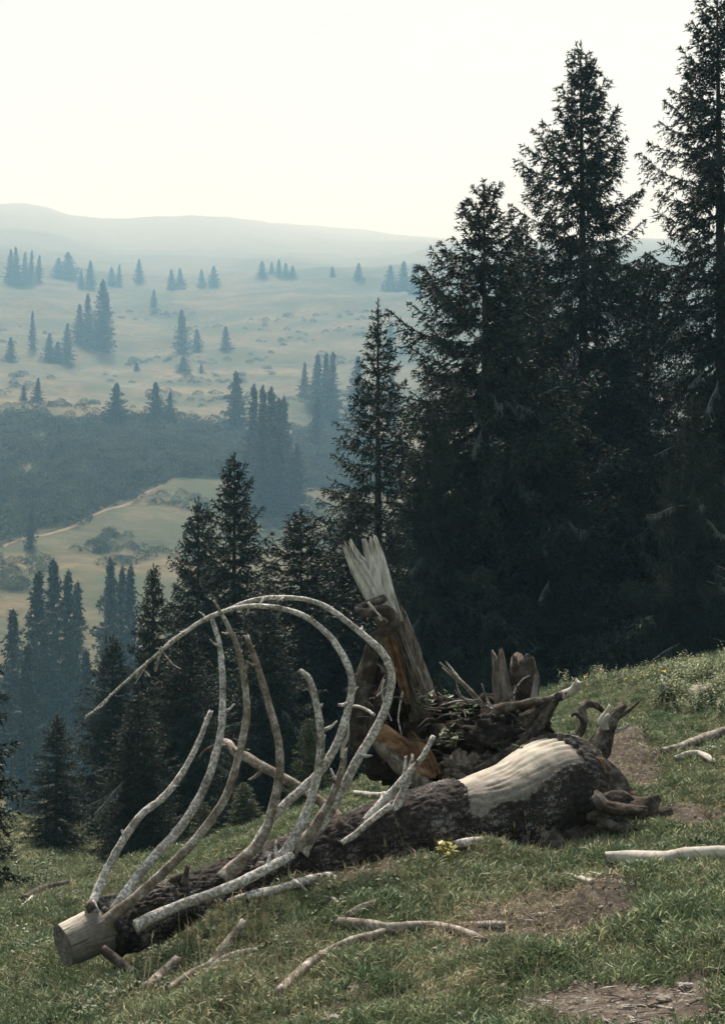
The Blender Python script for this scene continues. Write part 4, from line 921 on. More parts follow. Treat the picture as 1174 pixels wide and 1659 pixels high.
# ------------------------------------------------------------------ things behind the log
def plank(o, name, pts, wid, thick, m, seed, jag_px=14, label=None, cross=17):
    """a split slab of trunk: photograph pixels with depth, half width in pixels, jagged top end"""
    n = 40; C = catmull([P(*p) for p in pts], n); w = np.interp(np.linspace(0, 1, n), np.linspace(0, 1, len(wid)), wid)/FPX*pts[0][2]
    T = norm(np.gradient(C, axis=0)); S = norm(np.cross(T, np.array([0, 1.0, 0]))); S = np.where(S[:, :1] < 0, -S, S); Nn = norm(np.cross(S, T)); Nn = np.where(Nn[:, 1:2] > 0, -Nn, Nn)
    u = np.linspace(-1, 1, cross); ring = []
    jg = (hashf(np.arange(cross), np.full(cross, seed), np.zeros(cross, int), 3))*jag_px/FPX*pts[0][2]
    for k in range(n):
        f = k/(n-1); e = T[k]*(jg*max(0, (f-0.7)/0.3)**2)[:, None]
        bow = (1-u**2)*0.45*w[k]
        gr = 0.018*vnoise(np.stack([u*7+seed, np.full(cross, f*2.0), np.zeros(cross)], -1), seed)
        fr = C[k]+S[k]*(u*w[k])[:, None]+Nn[k]*(bow+gr)[:, None]+e
        bk = C[k]+S[k]*(u[::-1]*w[k])[:, None]-Nn[k]*(thick*(1-0.6*f)*np.ones(cross))[:, None]+e[::-1]
        ring.append(np.vstack([fr, bk]))
    V = np.array(ring); M = 2*cross; V = V.reshape(-1, 3)
    i = np.arange(n-1)[:, None]*M; j = np.arange(M)[None]; j2 = (j+1) % M
    q = np.stack([i+j, i+j2, i+M+j2, i+M+j], -1).reshape(-1, 4)
    F = np.vstack([q[:, [0, 1, 2]], q[:, [0, 2, 3]]]); b = (n-1)*M; caps = []
    for k in range(cross-1):
        a1, a2, b1, b2 = b+k, b+k+1, b+M-1-k, b+M-2-k; caps += [(a1, a2, b2), (a1, b2, b1)]
    V, F = V, np.vstack([F, np.array(caps)])
    ob = link(name, mesh_np(name, V-np.array(o.location), F, False, [m]), o)
    if label: ob['label'] = label
    return ob
snag = thing('broken_snag', 'leaning broken trunk with splintered pale grey top behind the arching branches', 'snag', P(668, 1200, 9.6))
def sn(name, pts, rads, m, d0, d1, seed, **kw): return limb(snag, name, pts, rads, m, d0, d1, seed, kw.get('ragged', 0.8), kw.get('seg', 16)+8, kw.get('rough', 0.16), kw.get('label'), 0.0, kw.get('furrow', 0.13))
sn('trunk', [(684,1215),(676,1160),(664,1110),(650,1060),(636,1010),(622,970),(612,945)], [46,37,31,27,23,19,14], M_SNAG, 9.6, 9.5, 81, seg=36, rough=0.14, furrow=0.2)
plank(snag, 'splinter', [(628,1000,9.36),(606,960,9.36),(586,925,9.38),(574,905,9.4),(566,888,9.4)], [14,18,17,13,10], 0.05, M_SPLIT, 5, 16, 'left splintered slab of pale grey wood')
plank(snag, 'splinter', [(640,1010,9.36),(624,965,9.36),(614,930,9.38),(606,900,9.4),(602,884,9.4)], [13,16,17,16,14], 0.05, M_SPLIT, 9, 18, 'right splintered slab of pale grey wood')
plank(snag, 'splinter', [(622,948,9.5),(632,965,9.5),(645,985,9.5),(656,998,9.48)], [9,8,5,2], 0.03, M_ROOT, 7, 3, 'dark thin splinter peeling off the right side')
plank(snag, 'inner_wood', [(662,1140,9.28),(648,1090,9.28),(636,1050,9.3),(628,1028,9.32)], [6,9,9,5], 0.04, M_ROT, 3, 4, 'orange brown strip of exposed wood')
plank(snag, 'bark_slab', [(690,1148,9.28),(672,1100,9.32),(656,1058,9.34),(644,1022,9.38)], [11,12,10,5], 0.05, M_SNAG, 13, 6, None, 15)
sn('root', [(576,990),(590,982),(608,976),(624,968)], [6,8,8,6], M_ROOT, 9.2, 9.25, 82, seg=10)
sn('root', [(574,987),(592,993),(612,990),(628,992),(638,1004),(634,1016),(616,1026),(604,1038),(602,1056)], [5,7,8,9,9,9,9,9,9], M_ROOT, 9.15, 9.2, 83, seg=12, label='twisted root wrapped round the snag')
sn('root', [(603,1050),(598,1075),(592,1100),(584,1130),(580,1160),(586,1200)], [11,12,14,15,18,22], M_ROOT, 9.3, 9.45, 84, seg=12)
sn('root', [(640,1080),(628,1110),(616,1150),(608,1190)], [9,11,14,18], M_ROOT, 9.4, 9.4, 85, seg=12)
sn('twig', [(596,976),(606,988),(617,1000)], [2.2,2,1.4], M_PALE, 9.05, 9.0, 86, seg=5)
sn('twig', [(652,1120),(648,1140),(645,1165),(650,1190)], [2,1.8,1.6,1.2], M_BRANCH, 9.1, 9.05, 87, seg=5)
rot = thing('rotten_log', 'crumbling orange brown piece of rotten log leaning below the snag', 'log', P(665, 1250, 9.2))
limb(rot, 'trunk', [(612,1182),(635,1208),(662,1234),(692,1258)], [15,20,22,26], M_ROT, 9.1, 9.0, 91, 0.9, 24, 0.22, furrow=0.22)
plank(rot, 'splinter', [(698,1258,8.95),(688,1230,8.95),(676,1208,8.95),(666,1190,8.97)], [17,16,11,5], 0.06, M_ROT, 4, 8)
limb(rot, 'bark', [(606,1196),(632,1224),(660,1252),(690,1272)], [8,10,12,14], M_SNAG, 9.06, 8.92, 92, 0.9, 20, 0.25, furrow=0.2)
st1 = thing('tree_stub', 'upright grey broken stub like a post above the roots', 'stump', P(812, 1150, 9.3))
limb(st1, 'trunk', [(818,1168),(815,1140),(811,1105),(806,1066)], [17,13,12,8], M_SNAG, 9.3, 9.3, 95, 2.2, 22, 0.16, furrow=0.2)
st2 = thing('tree_stub', 'squat brown broken stub right of the upright grey post', 'stump', P(850, 1150, 9.4))
limb(st2, 'trunk', [(852,1160),(850,1130),(848,1100),(846,1076)], [22,20,19,14], M_ROOT, 9.45, 9.45, 96, 1.8, 26, 0.25, furrow=0.3)
plank(st2, 'splinter', [(864,1140,9.35),(866,1118,9.35),(868,1098,9.35)], [6,5,3], 0.03, M_SPLIT, 11, 6)
tb = thing('twig_bundle', 'loose spray of thin dead twigs left of the upright grey stub', 'twigs', P(790, 1150, 9.2))
for k, (pts, r) in enumerate((([(785,1146),(765,1122),(740,1098),(712,1074)], [4,4,3.5,2]), ([(782,1146),(758,1118),(738,1092),(722,1072)], [3.5,3,2.5,1.5]), ([(772,1132),(748,1108),(730,1094),(716,1082)], [3,3,2.5,2]),
    ([(772,1136),(752,1132),(742,1118),(738,1102)], [2,1.8,1.5,1]), ([(762,1140),(746,1130),(736,1118)], [2,1.6,1]), ([(800,1150),(770,1138),(740,1136),(715,1142)], [3,2.5,2,1.2]), ([(795,1148),(786,1126),(780,1108)], [2.5,2,1.2]),
    ([(832,1140),(833,1120),(845,1102),(858,1094)], [2.6,2.2,1.8,1.2]), ([(812,1152),(796,1158),(784,1164)], [3,2.4,1.6]))):
    limb(tb, 'twig', pts, r, M_BRANCH if k % 2 else M_BRANCH2, 9.15+0.02*k, 9.1+0.03*k, 100+k, 0.5, 6)

# ------------------------------------------------------------------ loose sticks and branches on the ground
STICK_XY = []
def stick(label, pts, rads, m, seed, sink=0.35, name='fallen_stick', dmin=3.0, ragged=0.8, rough=0.12, lift=None, seg=10):
    q = hit([p[0] for p in pts], [p[1] for p in pts], dmin, 17.0)
    dm = q[:, 1].mean(); R = np.array(rads)/FPX*dm
    Rk = np.interp(np.linspace(0, 1, len(q)), np.linspace(0, 1, len(R)), R)
    assert not np.isnan(q).any(), label
    q[:, 2] += Rk*(1-sink)
    if lift: q[:, 2] += np.array(lift)
    STICK_XY.append(catmull(q, 40)[:, :2])
    t = thing(name, label, 'stick', q.mean(0), 'sticks lying on the grass')
    V, F = tube(q, R, seg, None, rough, 0, seed, ragged); link('wood', mesh_np('wood', local(t, V), F, True, [m]), t)
    return t
stick('long grey branch lying under the near side of the log', [(338,1479),(400,1458),(450,1444),(500,1430),(560,1418)], [6,7,7,7,6], M_BRANCH, 201)
stick('grey branch on the grass below the thick end of the log', [(548,1416),(600,1398),(650,1390),(700,1384),(760,1372),(845,1364)], [8,8,8,7.5,7,7], M_BRANCH, 202, 0.0)
stick('thin pale strip of wood beside the yellow seedling', [(640,1402),(668,1396),(700,1390)], [3,4,3], M_PALE, 203)
stick('thick crooked branch crossing two others in the foreground', [(549,1506),(590,1509),(636,1515),(690,1510),(740,1516),(786,1528)], [9,9,9,8,7,4], M_BRANCH2, 204, -0.3)
stick('straight brown branch running right from the crossing', [(688,1508),(740,1503),(790,1501),(822,1503)], [4,5,6,6], M_BRANCH2, 205)
stick('smooth bent branch in the foreground sloping down left from the crossing', [(452,1617),(488,1582),(530,1554),(570,1536),(618,1522)], [7,8,8.5,8.5,8], M_BRANCH2, 206, -0.2)
stick('short grey branch end behind the crossing branches', [(545,1502),(562,1488),(582,1476),(606,1466)], [5,6,6,5], M_BRANCH2, 207)
stick('pale thick log running off the right edge', [(982,1400),(1030,1402),(1080,1403),(1110,1398),(1150,1396),(1240,1393)], [9,11,11,11,11,11], M_PALE, 208, -0.2, 'fallen_log', rough=0.08, seg=14)
stick('dark grey branch at the right edge on the grassy rise', [(1070,1219),(1100,1216),(1130,1208),(1174,1196),(1220,1185)], [3,6,8,10,10], M_BRANCH2, 209, 0.0)
stick('short bleached branch below the dark one at right', [(1092,1230),(1120,1224),(1140,1228),(1156,1237)], [4,5,5.5,4.5], M_PALE, 210)
stick('short stout stick below the sawn log end', [(238,1608),(262,1586),(290,1560)], [8,9,8], M_BRANCH2, 211, 0.1)
stick('dark forked stick rising from the grass in the left foreground', [(272,1607),(312,1584),(340,1570),(362,1545),(394,1502)], [5,7,7,8,7], M_BRANCH2, 212, 0.0)
stick('thin stick with dry bark next to the dark forked one', [(332,1580),(360,1560),(385,1549),(418,1543)], [5,5.5,5,4], M_BRANCH, 213, 0.1)
stick('thin white twig standing against the lower branch', [(456,1418),(476,1432),(496,1448)], [2.5,3,2], M_PALE, 214, -1.0)
stick('short white curved twig right of the standing one', [(524,1456),(540,1460),(553,1472)], [2,2.6,2], M_PALE, 215, -0.5)
stick('broken pale chip of wood on the bare earth', [(924,1424),(940,1430),(958,1433)], [4,5,3.5], M_PALE, 216, -0.2, 'wood_chip')
stick('small twig beside the pale chip of wood', [(956,1430),(962,1424),(968,1418)], [3,3,2], M_BRANCH, 217, -0.2)
stick('short thin branch on bare soil below the crossing', [(688,1545),(705,1540),(722,1536)], [2,2.6,2], M_PALE, 218, -0.2)
stick('thin twig at the bottom right on stony ground', [(1015,1634),(1050,1632),(1090,1637)], [2.4,2.6,2], M_BRANCH2, 219, -0.2)
stick('low dark log at the left edge of the grass behind the sawn end', [(40,1462),(70,1448),(110,1436)], [6,7,5], M_ROOT, 220, 0.0)
stick('grey branch on the grass behind the arching branches', [(575,1288),(610,1294),(645,1290)], [3.5,4.5,4], M_BRANCH, 221, -0.2)
stick('grey stick lying in the grass left of the log top', [(30,1475),(48,1462),(60,1444)], [2.4,2.8,2.4], M_BRANCH, 222, -0.2)

# ------------------------------------------------------------------ stones
def stone(px, py, r, seed, label, name='stone', m=M_STONE, flat=0.65, dmin=3.0):
    q = hit1(px, py, dmin); R = r/FPX*q[1]
    V, F = lump((0, 0, 0), (R, R*0.9, R*flat), seed, 0.45, 3, 1.3)
    o = link(name, mesh_np(name, V, F, False, [m]), None); o.location = (q[0], q[1], q[2]+R*flat*0.35)
    tag(o, label, 'stone', 'loose stones')
for k, a in enumerate(((822, 1481, 8, 'white stone in the middle of the bare earth patch'), (876, 1482, 5, 'small white stone right of the larger one on bare earth'), (838, 1413, 13, 'pale rock at the upper edge of the bare earth patch'),
    (808, 1606, 13, 'flat pale stone in the foreground turf'), (1104, 1600, 9, 'pale stone on the stony ground at bottom right'), (1115, 1598, 8, 'pale stone touching its twin at bottom right'),
    (1075, 1622, 12, 'grey stone on the stony ground left of the pale twins'), (1012, 1634, 9, 'dark grey stone at bottom right'), (1026, 1392, 9, 'whitish stone above the pale log'), (1163, 1484, 10, 'pinkish flat stone at the right edge'),
    (540, 1655, 13, 'pale stone on the bottom edge of the picture'), (124, 1449, 7, 'light stone in the grass behind the sawn end'), (1134, 1132, 26, 'grey lumpy rock among the herbs at right'),
    (950, 1622, 7, 'small grey stone on stony ground near bottom centre right'), (745, 1646, 9, 'half sunk stone near the bottom edge'), (1050, 1332, 12, 'flat pale stone on the grass below the root butt'),
    (505, 1654, 6, 'small stone at the bottom edge left of the pale one'), (905, 1470, 7, 'grey stone at the top right of the bare earth'))):
    stone(a[0], a[1], a[2], 300+k, a[3])

# ------------------------------------------------------------------ turf, herbs, straws
def blade_soup(n, rs, h, w, lean, rad, bend=0.5):
    a = rs.uniform(0, 6.28, n); r = rad*np.sqrt(rs.uniform(0, 1, n)); B = np.stack([r*np.cos(a), r*np.sin(a), np.full(n, -0.01)], -1)
    d = norm(np.stack([rs.normal(0, lean, n), rs.normal(0, lean, n), np.ones(n)], -1)); L = h*rs.uniform(0.5, 1.2, n)
    s = norm(np.cross(d, norm(rs.normal(size=(n, 3)))))*(w*rs.uniform(0.7, 1.2, n)*0.5)[:, None]
    M = B + d*(L*0.55)[:, None]; tipd = d.copy(); tipd[:, :2] *= (1+bend*3); tipd[:, 2] -= bend*0.3; Tp = M + norm(tipd)*(L*0.5)[:, None]
    t = [np.stack([B-s, B+s, M+s*0.8], 1), np.stack([B-s, M+s*0.8, M-s*0.8], 1), np.stack([M-s*0.8, M+s*0.8, Tp], 1)]
    return np.concatenate(t)
def leaf_soup(n, rs, l, w, rad, up=0.5):
    a = rs.uniform(0, 6.28, n); d = norm(np.stack([np.cos(a), np.sin(a), rs.uniform(0.1, up*2, n)], -1)); L = l*rs.uniform(0.6, 1.2, n)
    B = np.stack([np.cos(a)*rad*rs.uniform(0, 1, n), np.sin(a)*rad*rs.uniform(0, 1, n), rs.uniform(0, 0.03, n)], -1)
    s = norm(np.cross(d, np.array([0, 0, 1.0])))*(w*0.5); M = B+d*(L*0.5)[:, None]; Tp = M+norm(d-np.array([0, 0, 0.5]))*(L*0.5)[:, None]
    return np.concatenate([np.stack([B, M-s, M+s], 1), np.stack([M-s, Tp, M+s], 1)])
def proto(name, T, m):
    V, F = soup(T); return bpy.data.objects.new(name, mesh_np(name, V, F, False, [m]))
def scatter(name, pts, rots, scl, protos, label, cat):
    """one stuff object: points that carry a shared tuft mesh through geometry nodes"""
    holder = tag(link(name, mesh_np(name, np.zeros((3, 3)), np.array([[0, 1, 2]]))), label, cat, kind='stuff')
    me = bpy.data.meshes.new(name); me.vertices.add(len(pts)); me.vertices.foreach_set('co', np.ascontiguousarray(pts, np.float32).ravel())
    a = me.attributes.new('rot', 'FLOAT_VECTOR', 'POINT'); a.data.foreach_set('vector', np.ascontiguousarray(rots, np.float32).ravel())
    a = me.attributes.new('scl', 'FLOAT', 'POINT'); a.data.foreach_set('value', np.ascontiguousarray(scl, np.float32))
    a = me.attributes.new('pick', 'INT', 'POINT'); a.data.foreach_set('value', np.arange(len(pts), dtype=np.int32) % len(protos))
    holder.data = me
    ng = bpy.data.node_groups.new(name, 'GeometryNodeTree'); ng.interface.new_socket('Geometry', in_out='INPUT', socket_type='NodeSocketGeometry'); ng.interface.new_socket('Geometry', in_out='OUTPUT', socket_type='NodeSocketGeometry')
    nn, nl = ng.nodes, ng.links; gi_ = nn.new('NodeGroupInput'); go = nn.new('NodeGroupOutput'); jn = nn.new('GeometryNodeJoinGeometry')
    ar = nn.new('GeometryNodeInputNamedAttribute'); ar.data_type = 'FLOAT_VECTOR'; ar.inputs['Name'].default_value = 'rot'
    as_ = nn.new('GeometryNodeInputNamedAttribute'); as_.data_type = 'FLOAT'; as_.inputs['Name'].default_value = 'scl'
    ap = nn.new('GeometryNodeInputNamedAttribute'); ap.data_type = 'INT'; ap.inputs['Name'].default_value = 'pick'
    e2r = nn.new('FunctionNodeEulerToRotation'); nl.new(ar.outputs['Attribute'], e2r.inputs[0])
    for k, pr in enumerate(protos):
        oi = nn.new('GeometryNodeObjectInfo'); oi.inputs['Object'].default_value = pr; oi.inputs['As Instance'].default_value = True
        eq = nn.new('FunctionNodeCompare'); eq.data_type = 'INT'; eq.operation = 'EQUAL'; nl.new(ap.outputs['Attribute'], eq.inputs[2]); eq.inputs[3].default_value = k
        ip = nn.new('GeometryNodeInstanceOnPoints'); nl.new(gi_.outputs[0], ip.inputs['Points']); nl.new(eq.outputs[0], ip.inputs['Selection']); nl.new(oi.outputs['Geometry'], ip.inputs['Instance'])
        nl.new(e2r.outputs[0], ip.inputs['Rotation']); nl.new(as_.outputs['Attribute'], ip.inputs['Scale']); nl.new(ip.outputs['Instances'], jn.inputs[0])
    nl.new(jn.outputs[0], go.inputs[0])
    md = holder.modifiers.new('scatter', 'NODES'); md.node_group = ng
    return holder
rs = np.random.default_rng(17)
turf_p = [proto('turf_tuft', blade_soup(30, rs, 0.045, 0.0056, 0.75, 0.055), M_GRASS) for _ in range(4)]
lush_p = [proto('lush_tuft', blade_soup(34, rs, 0.070, 0.0056, 0.65, 0.06), M_GRASS_DARK) for _ in range(3)]
dry_p = [proto('dry_tuft', blade_soup(14, rs, 0.10, 0.0045, 0.75, 0.06, 0.9), M_STRAW) for _ in range(3)]
herb_p = [proto('herb', leaf_soup(11, rs, 0.040, 0.017, 0.03), M_HERB) for _ in range(3)]
def field(n, r0, r1, pw=1.35):
    u = rs.uniform(0, 1, n); k = 2-pw; r = (r0**k+(r1**k-r0**k)*u)**(1/k); t = np.where(rs.uniform(0, 1, n) < 0.74, rs.uniform(-0.31, 0.31, n), rs.choice([-1.0, 1.0], n)*rs.uniform(0.31, 0.68, n)); x, y = r*np.sin(t), r*np.cos(t)
    return x, y
def upright(n, tilt=0.25): return np.stack([rs.normal(0, tilt, n), rs.normal(0, tilt, n), rs.uniform(0, 6.28, n)], -1)
def clear_of_sticks(x, y, gap):
    S = np.vstack(STICK_XY); ok = np.ones(len(x), bool)
    for a in range(0, len(x), 4000):
        dx = x[a:a+4000, None]-S[None, :, 0]; dy = S[None, :, 1]-y[a:a+4000, None]      # grass on the near side hides a stick sooner
        ok[a:a+4000] = ~((np.abs(dx) < gap) & (dy > -gap*0.6) & (dy < gap*2.6)).any(1)
    return ok
def put(name, x, y, scl, protos, label, cat, tilt=0.25):
    scatter(name, np.stack([x, y, H(x, y)], -1), upright(len(x), tilt), scl, protos, label, cat)
x, y = field(125000, 3.2, 24); s = soilmask(x, y); lushn = fbm(xy3(x, y, 0.75), 3, 101)
keep = (rs.uniform(0, 1, len(x)) > s*1.05) & (clear_of_sticks(x, y, 0.035) | (rs.uniform(0, 1, len(x)) < 0.6)); x, y, lushn = x[keep], y[keep], lushn[keep]; r = np.hypot(x, y)
put('turf_grass', x, y, rs.uniform(0.6, 1.15, len(x))*(1+0.35*np.clip(lushn, -0.6, 1))*(1+0.025*np.clip(r-8, 0, 14)), turf_p, 'short grazed turf covering the hillside round the log', 'grass')
x, y = field(14000, 22, 48); put('far_turf', x, y, rs.uniform(1.6, 2.6, len(x)), turf_p, 'rough grass on the slope running down behind the young spruces', 'grass')
x, y = field(40000, 3.2, 22); m_ = fbm(xy3(x, y, 0.60), 4, 103); k = (m_ > 0.10) & (soilmask(x, y) < 0.4) & clear_of_sticks(x, y, 0.07); x, y, m_ = x[k], y[k], m_[k]
put('lush_grass', x, y, rs.uniform(0.5, 0.95, len(x))*(0.7+0.7*np.clip(m_, 0, 1)), lush_p, 'darker lush grass growing in clumps on the turf', 'grass')
x, y = field(34000, 3.2, 20); m_ = fbm(xy3(x, y, 0.8), 4, 107)+0.35*soilmask(x, y); k = m_ > 0.10; x, y = x[k], y[k]
put('dry_grass', x, y, rs.uniform(0.35, 0.95, len(x)), dry_p, 'dry yellowish grass mixed in the worn turf', 'grass', 0.35)
x, y = field(12000, 3.2, 18); m_ = fbm(xy3(x, y, 0.55), 4, 109); k = (m_ > 0.2) & (soilmask(x, y) < 0.6); x, y = x[k], y[k]
put('ground_herbs', x, y, rs.uniform(0.5, 1.2, len(x)), herb_p, 'small leafy herbs among the grass', 'herbs')
tus_p = [proto('tussock', np.concatenate([blade_soup(110, rs, 0.105, 0.0050, 0.55, 0.085, 0.7), blade_soup(60, rs, 0.06, 0.005, 0.9, 0.12)]), m2) for m2 in (M_GRASS, M_GRASS_DARK, M_GRASS, M_GRASS_DARK)]
x, y = field(5000, 3.2, 20); m_ = fbm(xy3(x, y, 1.1), 3, 141); k = (m_ > 0.08) & (soilmask(x, y) < 0.4) & clear_of_sticks(x, y, 0.11); x, y = x[k], y[k]
put('grass_tussocks', x, y, rs.uniform(0.40, 0.95, len(x)), tus_p, 'rough taller tussocks standing out of the short turf', 'grass', 0.15)
# tall straws
def straw_tuft(rs, n, h):
    T = []
    for _ in range(n):
        b = np.array([rs.normal(0, 0.05), rs.normal(0, 0.05), -0.01]); d = norm(np.array([rs.normal(0, .10), rs.normal(0, .10), 1.0])); L = h*rs.uniform(0.6, 1.15)
        s = norm(np.array([rs.normal(), rs.normal()*0.3, 0]))*0.0022; m1 = b+d*L*0.5; t = m1+norm(d+np.array([rs.normal(0, .12), rs.normal(0, .12), 0]))*L*0.5
        T += [[b-s, b+s, m1+s], [b-s, m1+s, m1-s], [m1-s, m1+s, t]]
        for _k in range(9):
            c = m1+(t-m1)*rs.uniform(0.72, 1.0); e = c+norm(np.array([rs.normal(0, .4), rs.normal(0, .4), 1.0]))*0.022; w = norm(rs.normal(size=3))*0.0025; T.append([c-w, c+w, e])
    return np.array(T)
straw_p = [proto('straw', straw_tuft(rs, 2, 0.30), M_STRAW) for _ in range(5)]
sp = []
for cx_, cy_, n, sx, sy in ((395, 1595, 16, 35, 20), (350, 1540, 5, 40, 30), (430, 1500, 3, 30, 30), (460, 1600, 4, 40, 20), (760, 1620, 6, 60, 20), (930, 1640, 5, 40, 15), (1150, 1620, 5, 25, 25), (850, 1370, 4, 15, 20), (640, 1430, 3, 120, 30), (250, 1635, 4, 80, 20), (560, 1640, 4, 90, 18)):
    sp += [(rs.normal(cx_, sx), min(1655, rs.normal(cy_, sy))) for _ in range(n)]
q = hit([a for a, b in sp], [b for a, b in sp]); q = q[~np.isnan(q[:, 0])]
scatter('grass_straws', q, upright(len(q), 0.12), rs.uniform(0.5, 1.15, len(q)), straw_p, 'tall thin dry grass stalks standing in the foreground', 'grass stalks')
# tall herbs at the right wood edge
def weed(rs, h, n, l, w):
    T = []
    for _ in range(4):
        b = np.array([rs.normal(0, .08), rs.normal(0, .08), 0]); d = norm(np.array([rs.normal(0, .15), rs.normal(0, .15), 1.0])); L = h*rs.uniform(0.6, 1.2); s = np.array([0.005, 0, 0]); T += [[b-s, b+s, b+d*L]]
        for k in range(n):
            c = b+d*L*rs.uniform(0.15, 1); a = rs.uniform(0, 6.28); e = norm(np.array([math.cos(a), math.sin(a), rs.uniform(-.2, .8)])); ww = norm(np.cross(e, [0, 0, 1.0]))*w*0.5; T += [[c, c+e*l*0.5-ww, c+e*l*0.5+ww], [c+e*l*0.5-ww, c+e*l, c+e*l*0.5+ww]]
    return np.array(T)
weed_p = [proto('weed', weed(rs, 0.34, 24, 0.055, 0.014), M_GRASS) for _ in range(3)] + [proto('weed', weed(rs, 0.30, 24, 0.06, 0.018), M_HERB)]
sp = [(rs.uniform(1060, 1230), rs.normal(1120, 22)) for _ in range(150)] + [(rs.uniform(880, 1230), rs.normal(1100, 10)) for _ in range(110)] + [(rs.uniform(1090, 1220), rs.uniform(1090, 1160)) for _ in range(110)]
q = hit([a for a, b in sp], [b for a, b in sp], 9, 40); q = q[~np.isnan(q[:, 0])]
scatter('tall_weeds', q, upright(len(q), 0.12), rs.uniform(0.35, 0.85, len(q)), weed_p, 'tall leafy weeds along the shaded wood edge at right', 'weeds')
sp = [(rs.normal(1042, 14), rs.normal(1122, 5)) for _ in range(5)] + [(rs.uniform(870, 1090), rs.normal(1122, 8)) for _ in range(8)]
q = hit([a for a, b in sp], [b for a, b in sp], 9, 40); q = q[~np.isnan(q[:, 0])]; q[:, 2] += rs.uniform(0.12, 0.28, len(q))
scatter('yellow_flowers', q, upright(len(q), 0.3), rs.uniform(0.6, 1.2, len(q)), [proto('flower', leaf_soup(9, rs, 0.03, 0.018, 0.015), M_FLOWER)], 'small yellow flowers in the shade at the wood edge', 'flowers')
# pebbles
pb = []
for k in range(4):
    V, F = lump((0, 0, 0), (1, 0.8, 0.6), 400+k, 0.5, 1, 1.2); pb.append(bpy.data.objects.new('pebble', mesh_np('pebble', V, F, False, [M_PEBBLE])))
x, y = field(76000, 3.2, 14); k = soilmask(x, y) > rs.uniform(0.15, 1.0, len(x)); x, y = x[k], y[k]
scatter('pebbles', np.stack([x, y, H(x, y)], -1), upright(len(x), 0.5), 0.003+0.013*rs.uniform(0, 1, len(x))**5, pb, 'small pebbles and clods strewn over the bare earth', 'pebbles')

# bits of wood and bark litter
lit_p = []
for k in range(4):
    l_ = rs.uniform(0.015, 0.05); V, F = tube([(-l_, 0, 0.002), (0, rs.normal(0, .008), 0.005), (l_, 0, 0.002)], [0.0016, 0.002, 0.001], 5, 6, 0.2, seed=k); lit_p.append(bpy.data.objects.new('litter', mesh_np('litter', V, F, True, [M_BRANCH if k % 2 else M_ROOT])))
x, y = field(9000, 3.4, 15); k = (soilmask(x, y) + 0.4*fbm(xy3(x, y, 0.9), 3, 131)) > rs.uniform(0.2, 1.0, len(x)); x, y = x[k], y[k]
scatter('wood_litter', np.stack([x, y, H(x, y)+0.006], -1), upright(len(x), 0.2), rs.uniform(0.5, 1.4, len(x)), lit_p, 'scraps of twig and bark littering the worn ground', 'litter')

# seedlings and leafy plants
def plant(px, py, name, label, h, n, l, w, m, dmin=3.0, at=None):
    q = at if at is not None else hit1(px, py, dmin); r2 = np.random.default_rng(int(px+py)); T = weed(r2, h, n, l, w)
    V, F = soup(T); t = thing(name, label, 'plant', q, 'small leafy plants'); link('leaves', mesh_np('leaves', V, F, False, [m]), t)
plant(712, 1392, 'seedling', 'yellow green seedling in front of the thick end of the log', 0.13, 14, 0.05, 0.03, M_YELLOW)
plant(735, 1200, 'leafy_plant', 'green shoots sprouting from the root soil behind the log', 0.12, 14, 0.06, 0.03, M_HERB, at=P(735, 1206, 9.05))
plant(700, 1150, 'leafy_plant', 'bright green shoot on top of the root soil beside the snag', 0.12, 12, 0.06, 0.03, M_HERB, at=P(705, 1150, 9.25))
plant(825, 1230, 'leafy_plant', 'small fern tuft between trunk and root clods', 0.14, 14, 0.07, 0.025, M_HERB, at=P(823, 1240, 8.85))
plant(760, 1160, 'leafy_plant', 'leafy green sprig below the spray of dead twigs', 0.12, 12, 0.05, 0.03, M_HERB, at=P(770, 1165, 9.2))
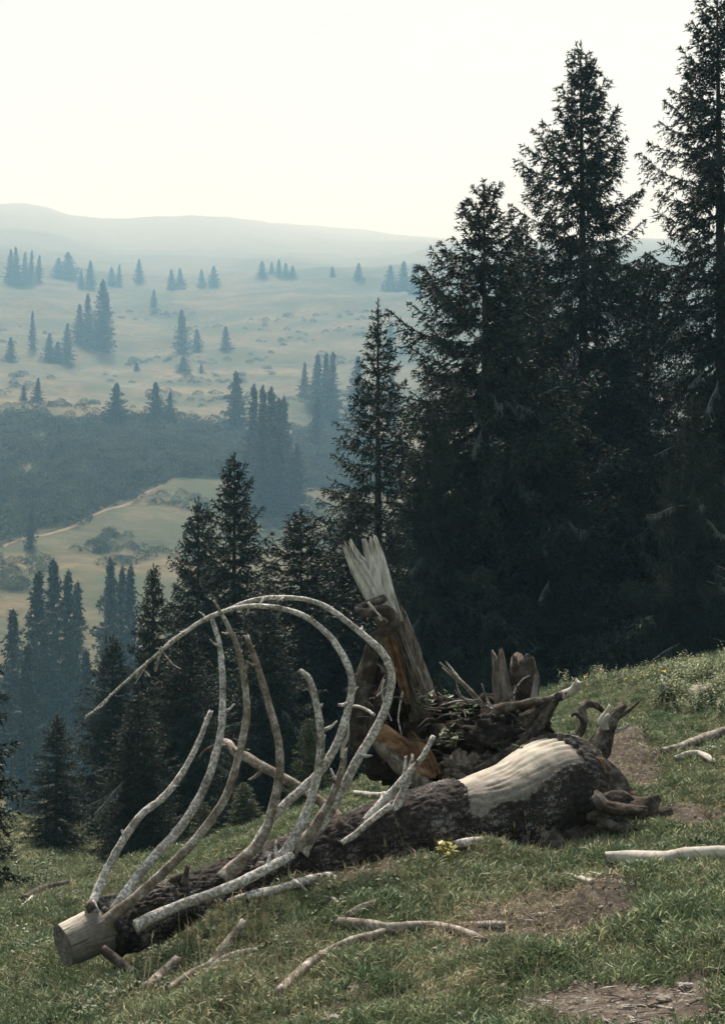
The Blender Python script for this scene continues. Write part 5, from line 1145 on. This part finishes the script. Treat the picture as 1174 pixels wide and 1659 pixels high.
plant(60, 1400, 'leafy_plant', 'loose green bush at the far left beside the dark trees', 0.4, 60, 0.05, 0.02, M_HERB, at=np.append(P(60, 1420, 14)[:2], H(*P(60, 1420, 14)[:2])))

# ------------------------------------------------------------------ haze
bm = bmesh.new(); bmesh.ops.create_cube(bm, size=1.0)
me = bpy.data.meshes.new('haze'); bm.to_mesh(me); bm.free()
hz = tag(link('haze', me), 'thin pale mountain mist filling the valley air', 'mist', kind='stuff')
hz.scale = (6300, 6300, 780); hz.location = (0, 0, 340)
mh = bpy.data.materials.new('mist'); mh.use_nodes = True; nt = mh.node_tree; nt.nodes.clear()
mo = nt.nodes.new('ShaderNodeOutputMaterial'); pv = nt.nodes.new('ShaderNodeVolumePrincipled')
pv.inputs['Color'].default_value = (0.36, 0.68, 1.0, 1); pv.inputs['Absorption Color'].default_value = (1, 1, 1, 1); pv.inputs['Density'].default_value = HAZE_DENSITY; pv.inputs['Anisotropy'].default_value = 0.0
nt.links.new(pv.outputs['Volume'], mo.inputs['Volume']); me.materials.append(mh)

# low cloud lying on the far slopes: a broad thin layer of even mist
mb = bpy.data.materials.new('cloud_mist'); mb.use_nodes = True; nt = mb.node_tree; nt.nodes.clear()
mo = nt.nodes.new('ShaderNodeOutputMaterial'); pv = nt.nodes.new('ShaderNodeVolumePrincipled')
pv.inputs['Color'].default_value = (0.97, 0.98, 1.0, 1); pv.inputs['Absorption Color'].default_value = (1, 1, 1, 1); pv.inputs['Density'].default_value = 0.0009; pv.inputs['Anisotropy'].default_value = 0.0
nt.links.new(pv.outputs['Volume'], mo.inputs['Volume'])
for px_, py_, d_, rx_, ry_, rz_, lb in ((780, 450, 2000, 1500, 1080, 190, 'broad layer of pale mist lying over the far slopes and the ridge'),):
    V, F = lump((0, 0, 0), (rx_, ry_, rz_), 7, 0.06, 4, 1.2)
    o = tag(link('mist_bank', mesh_np('mist_bank', V, F, True, [mb])), lb, 'mist', kind='stuff'); o.location = tuple(P(px_, py_, d_))
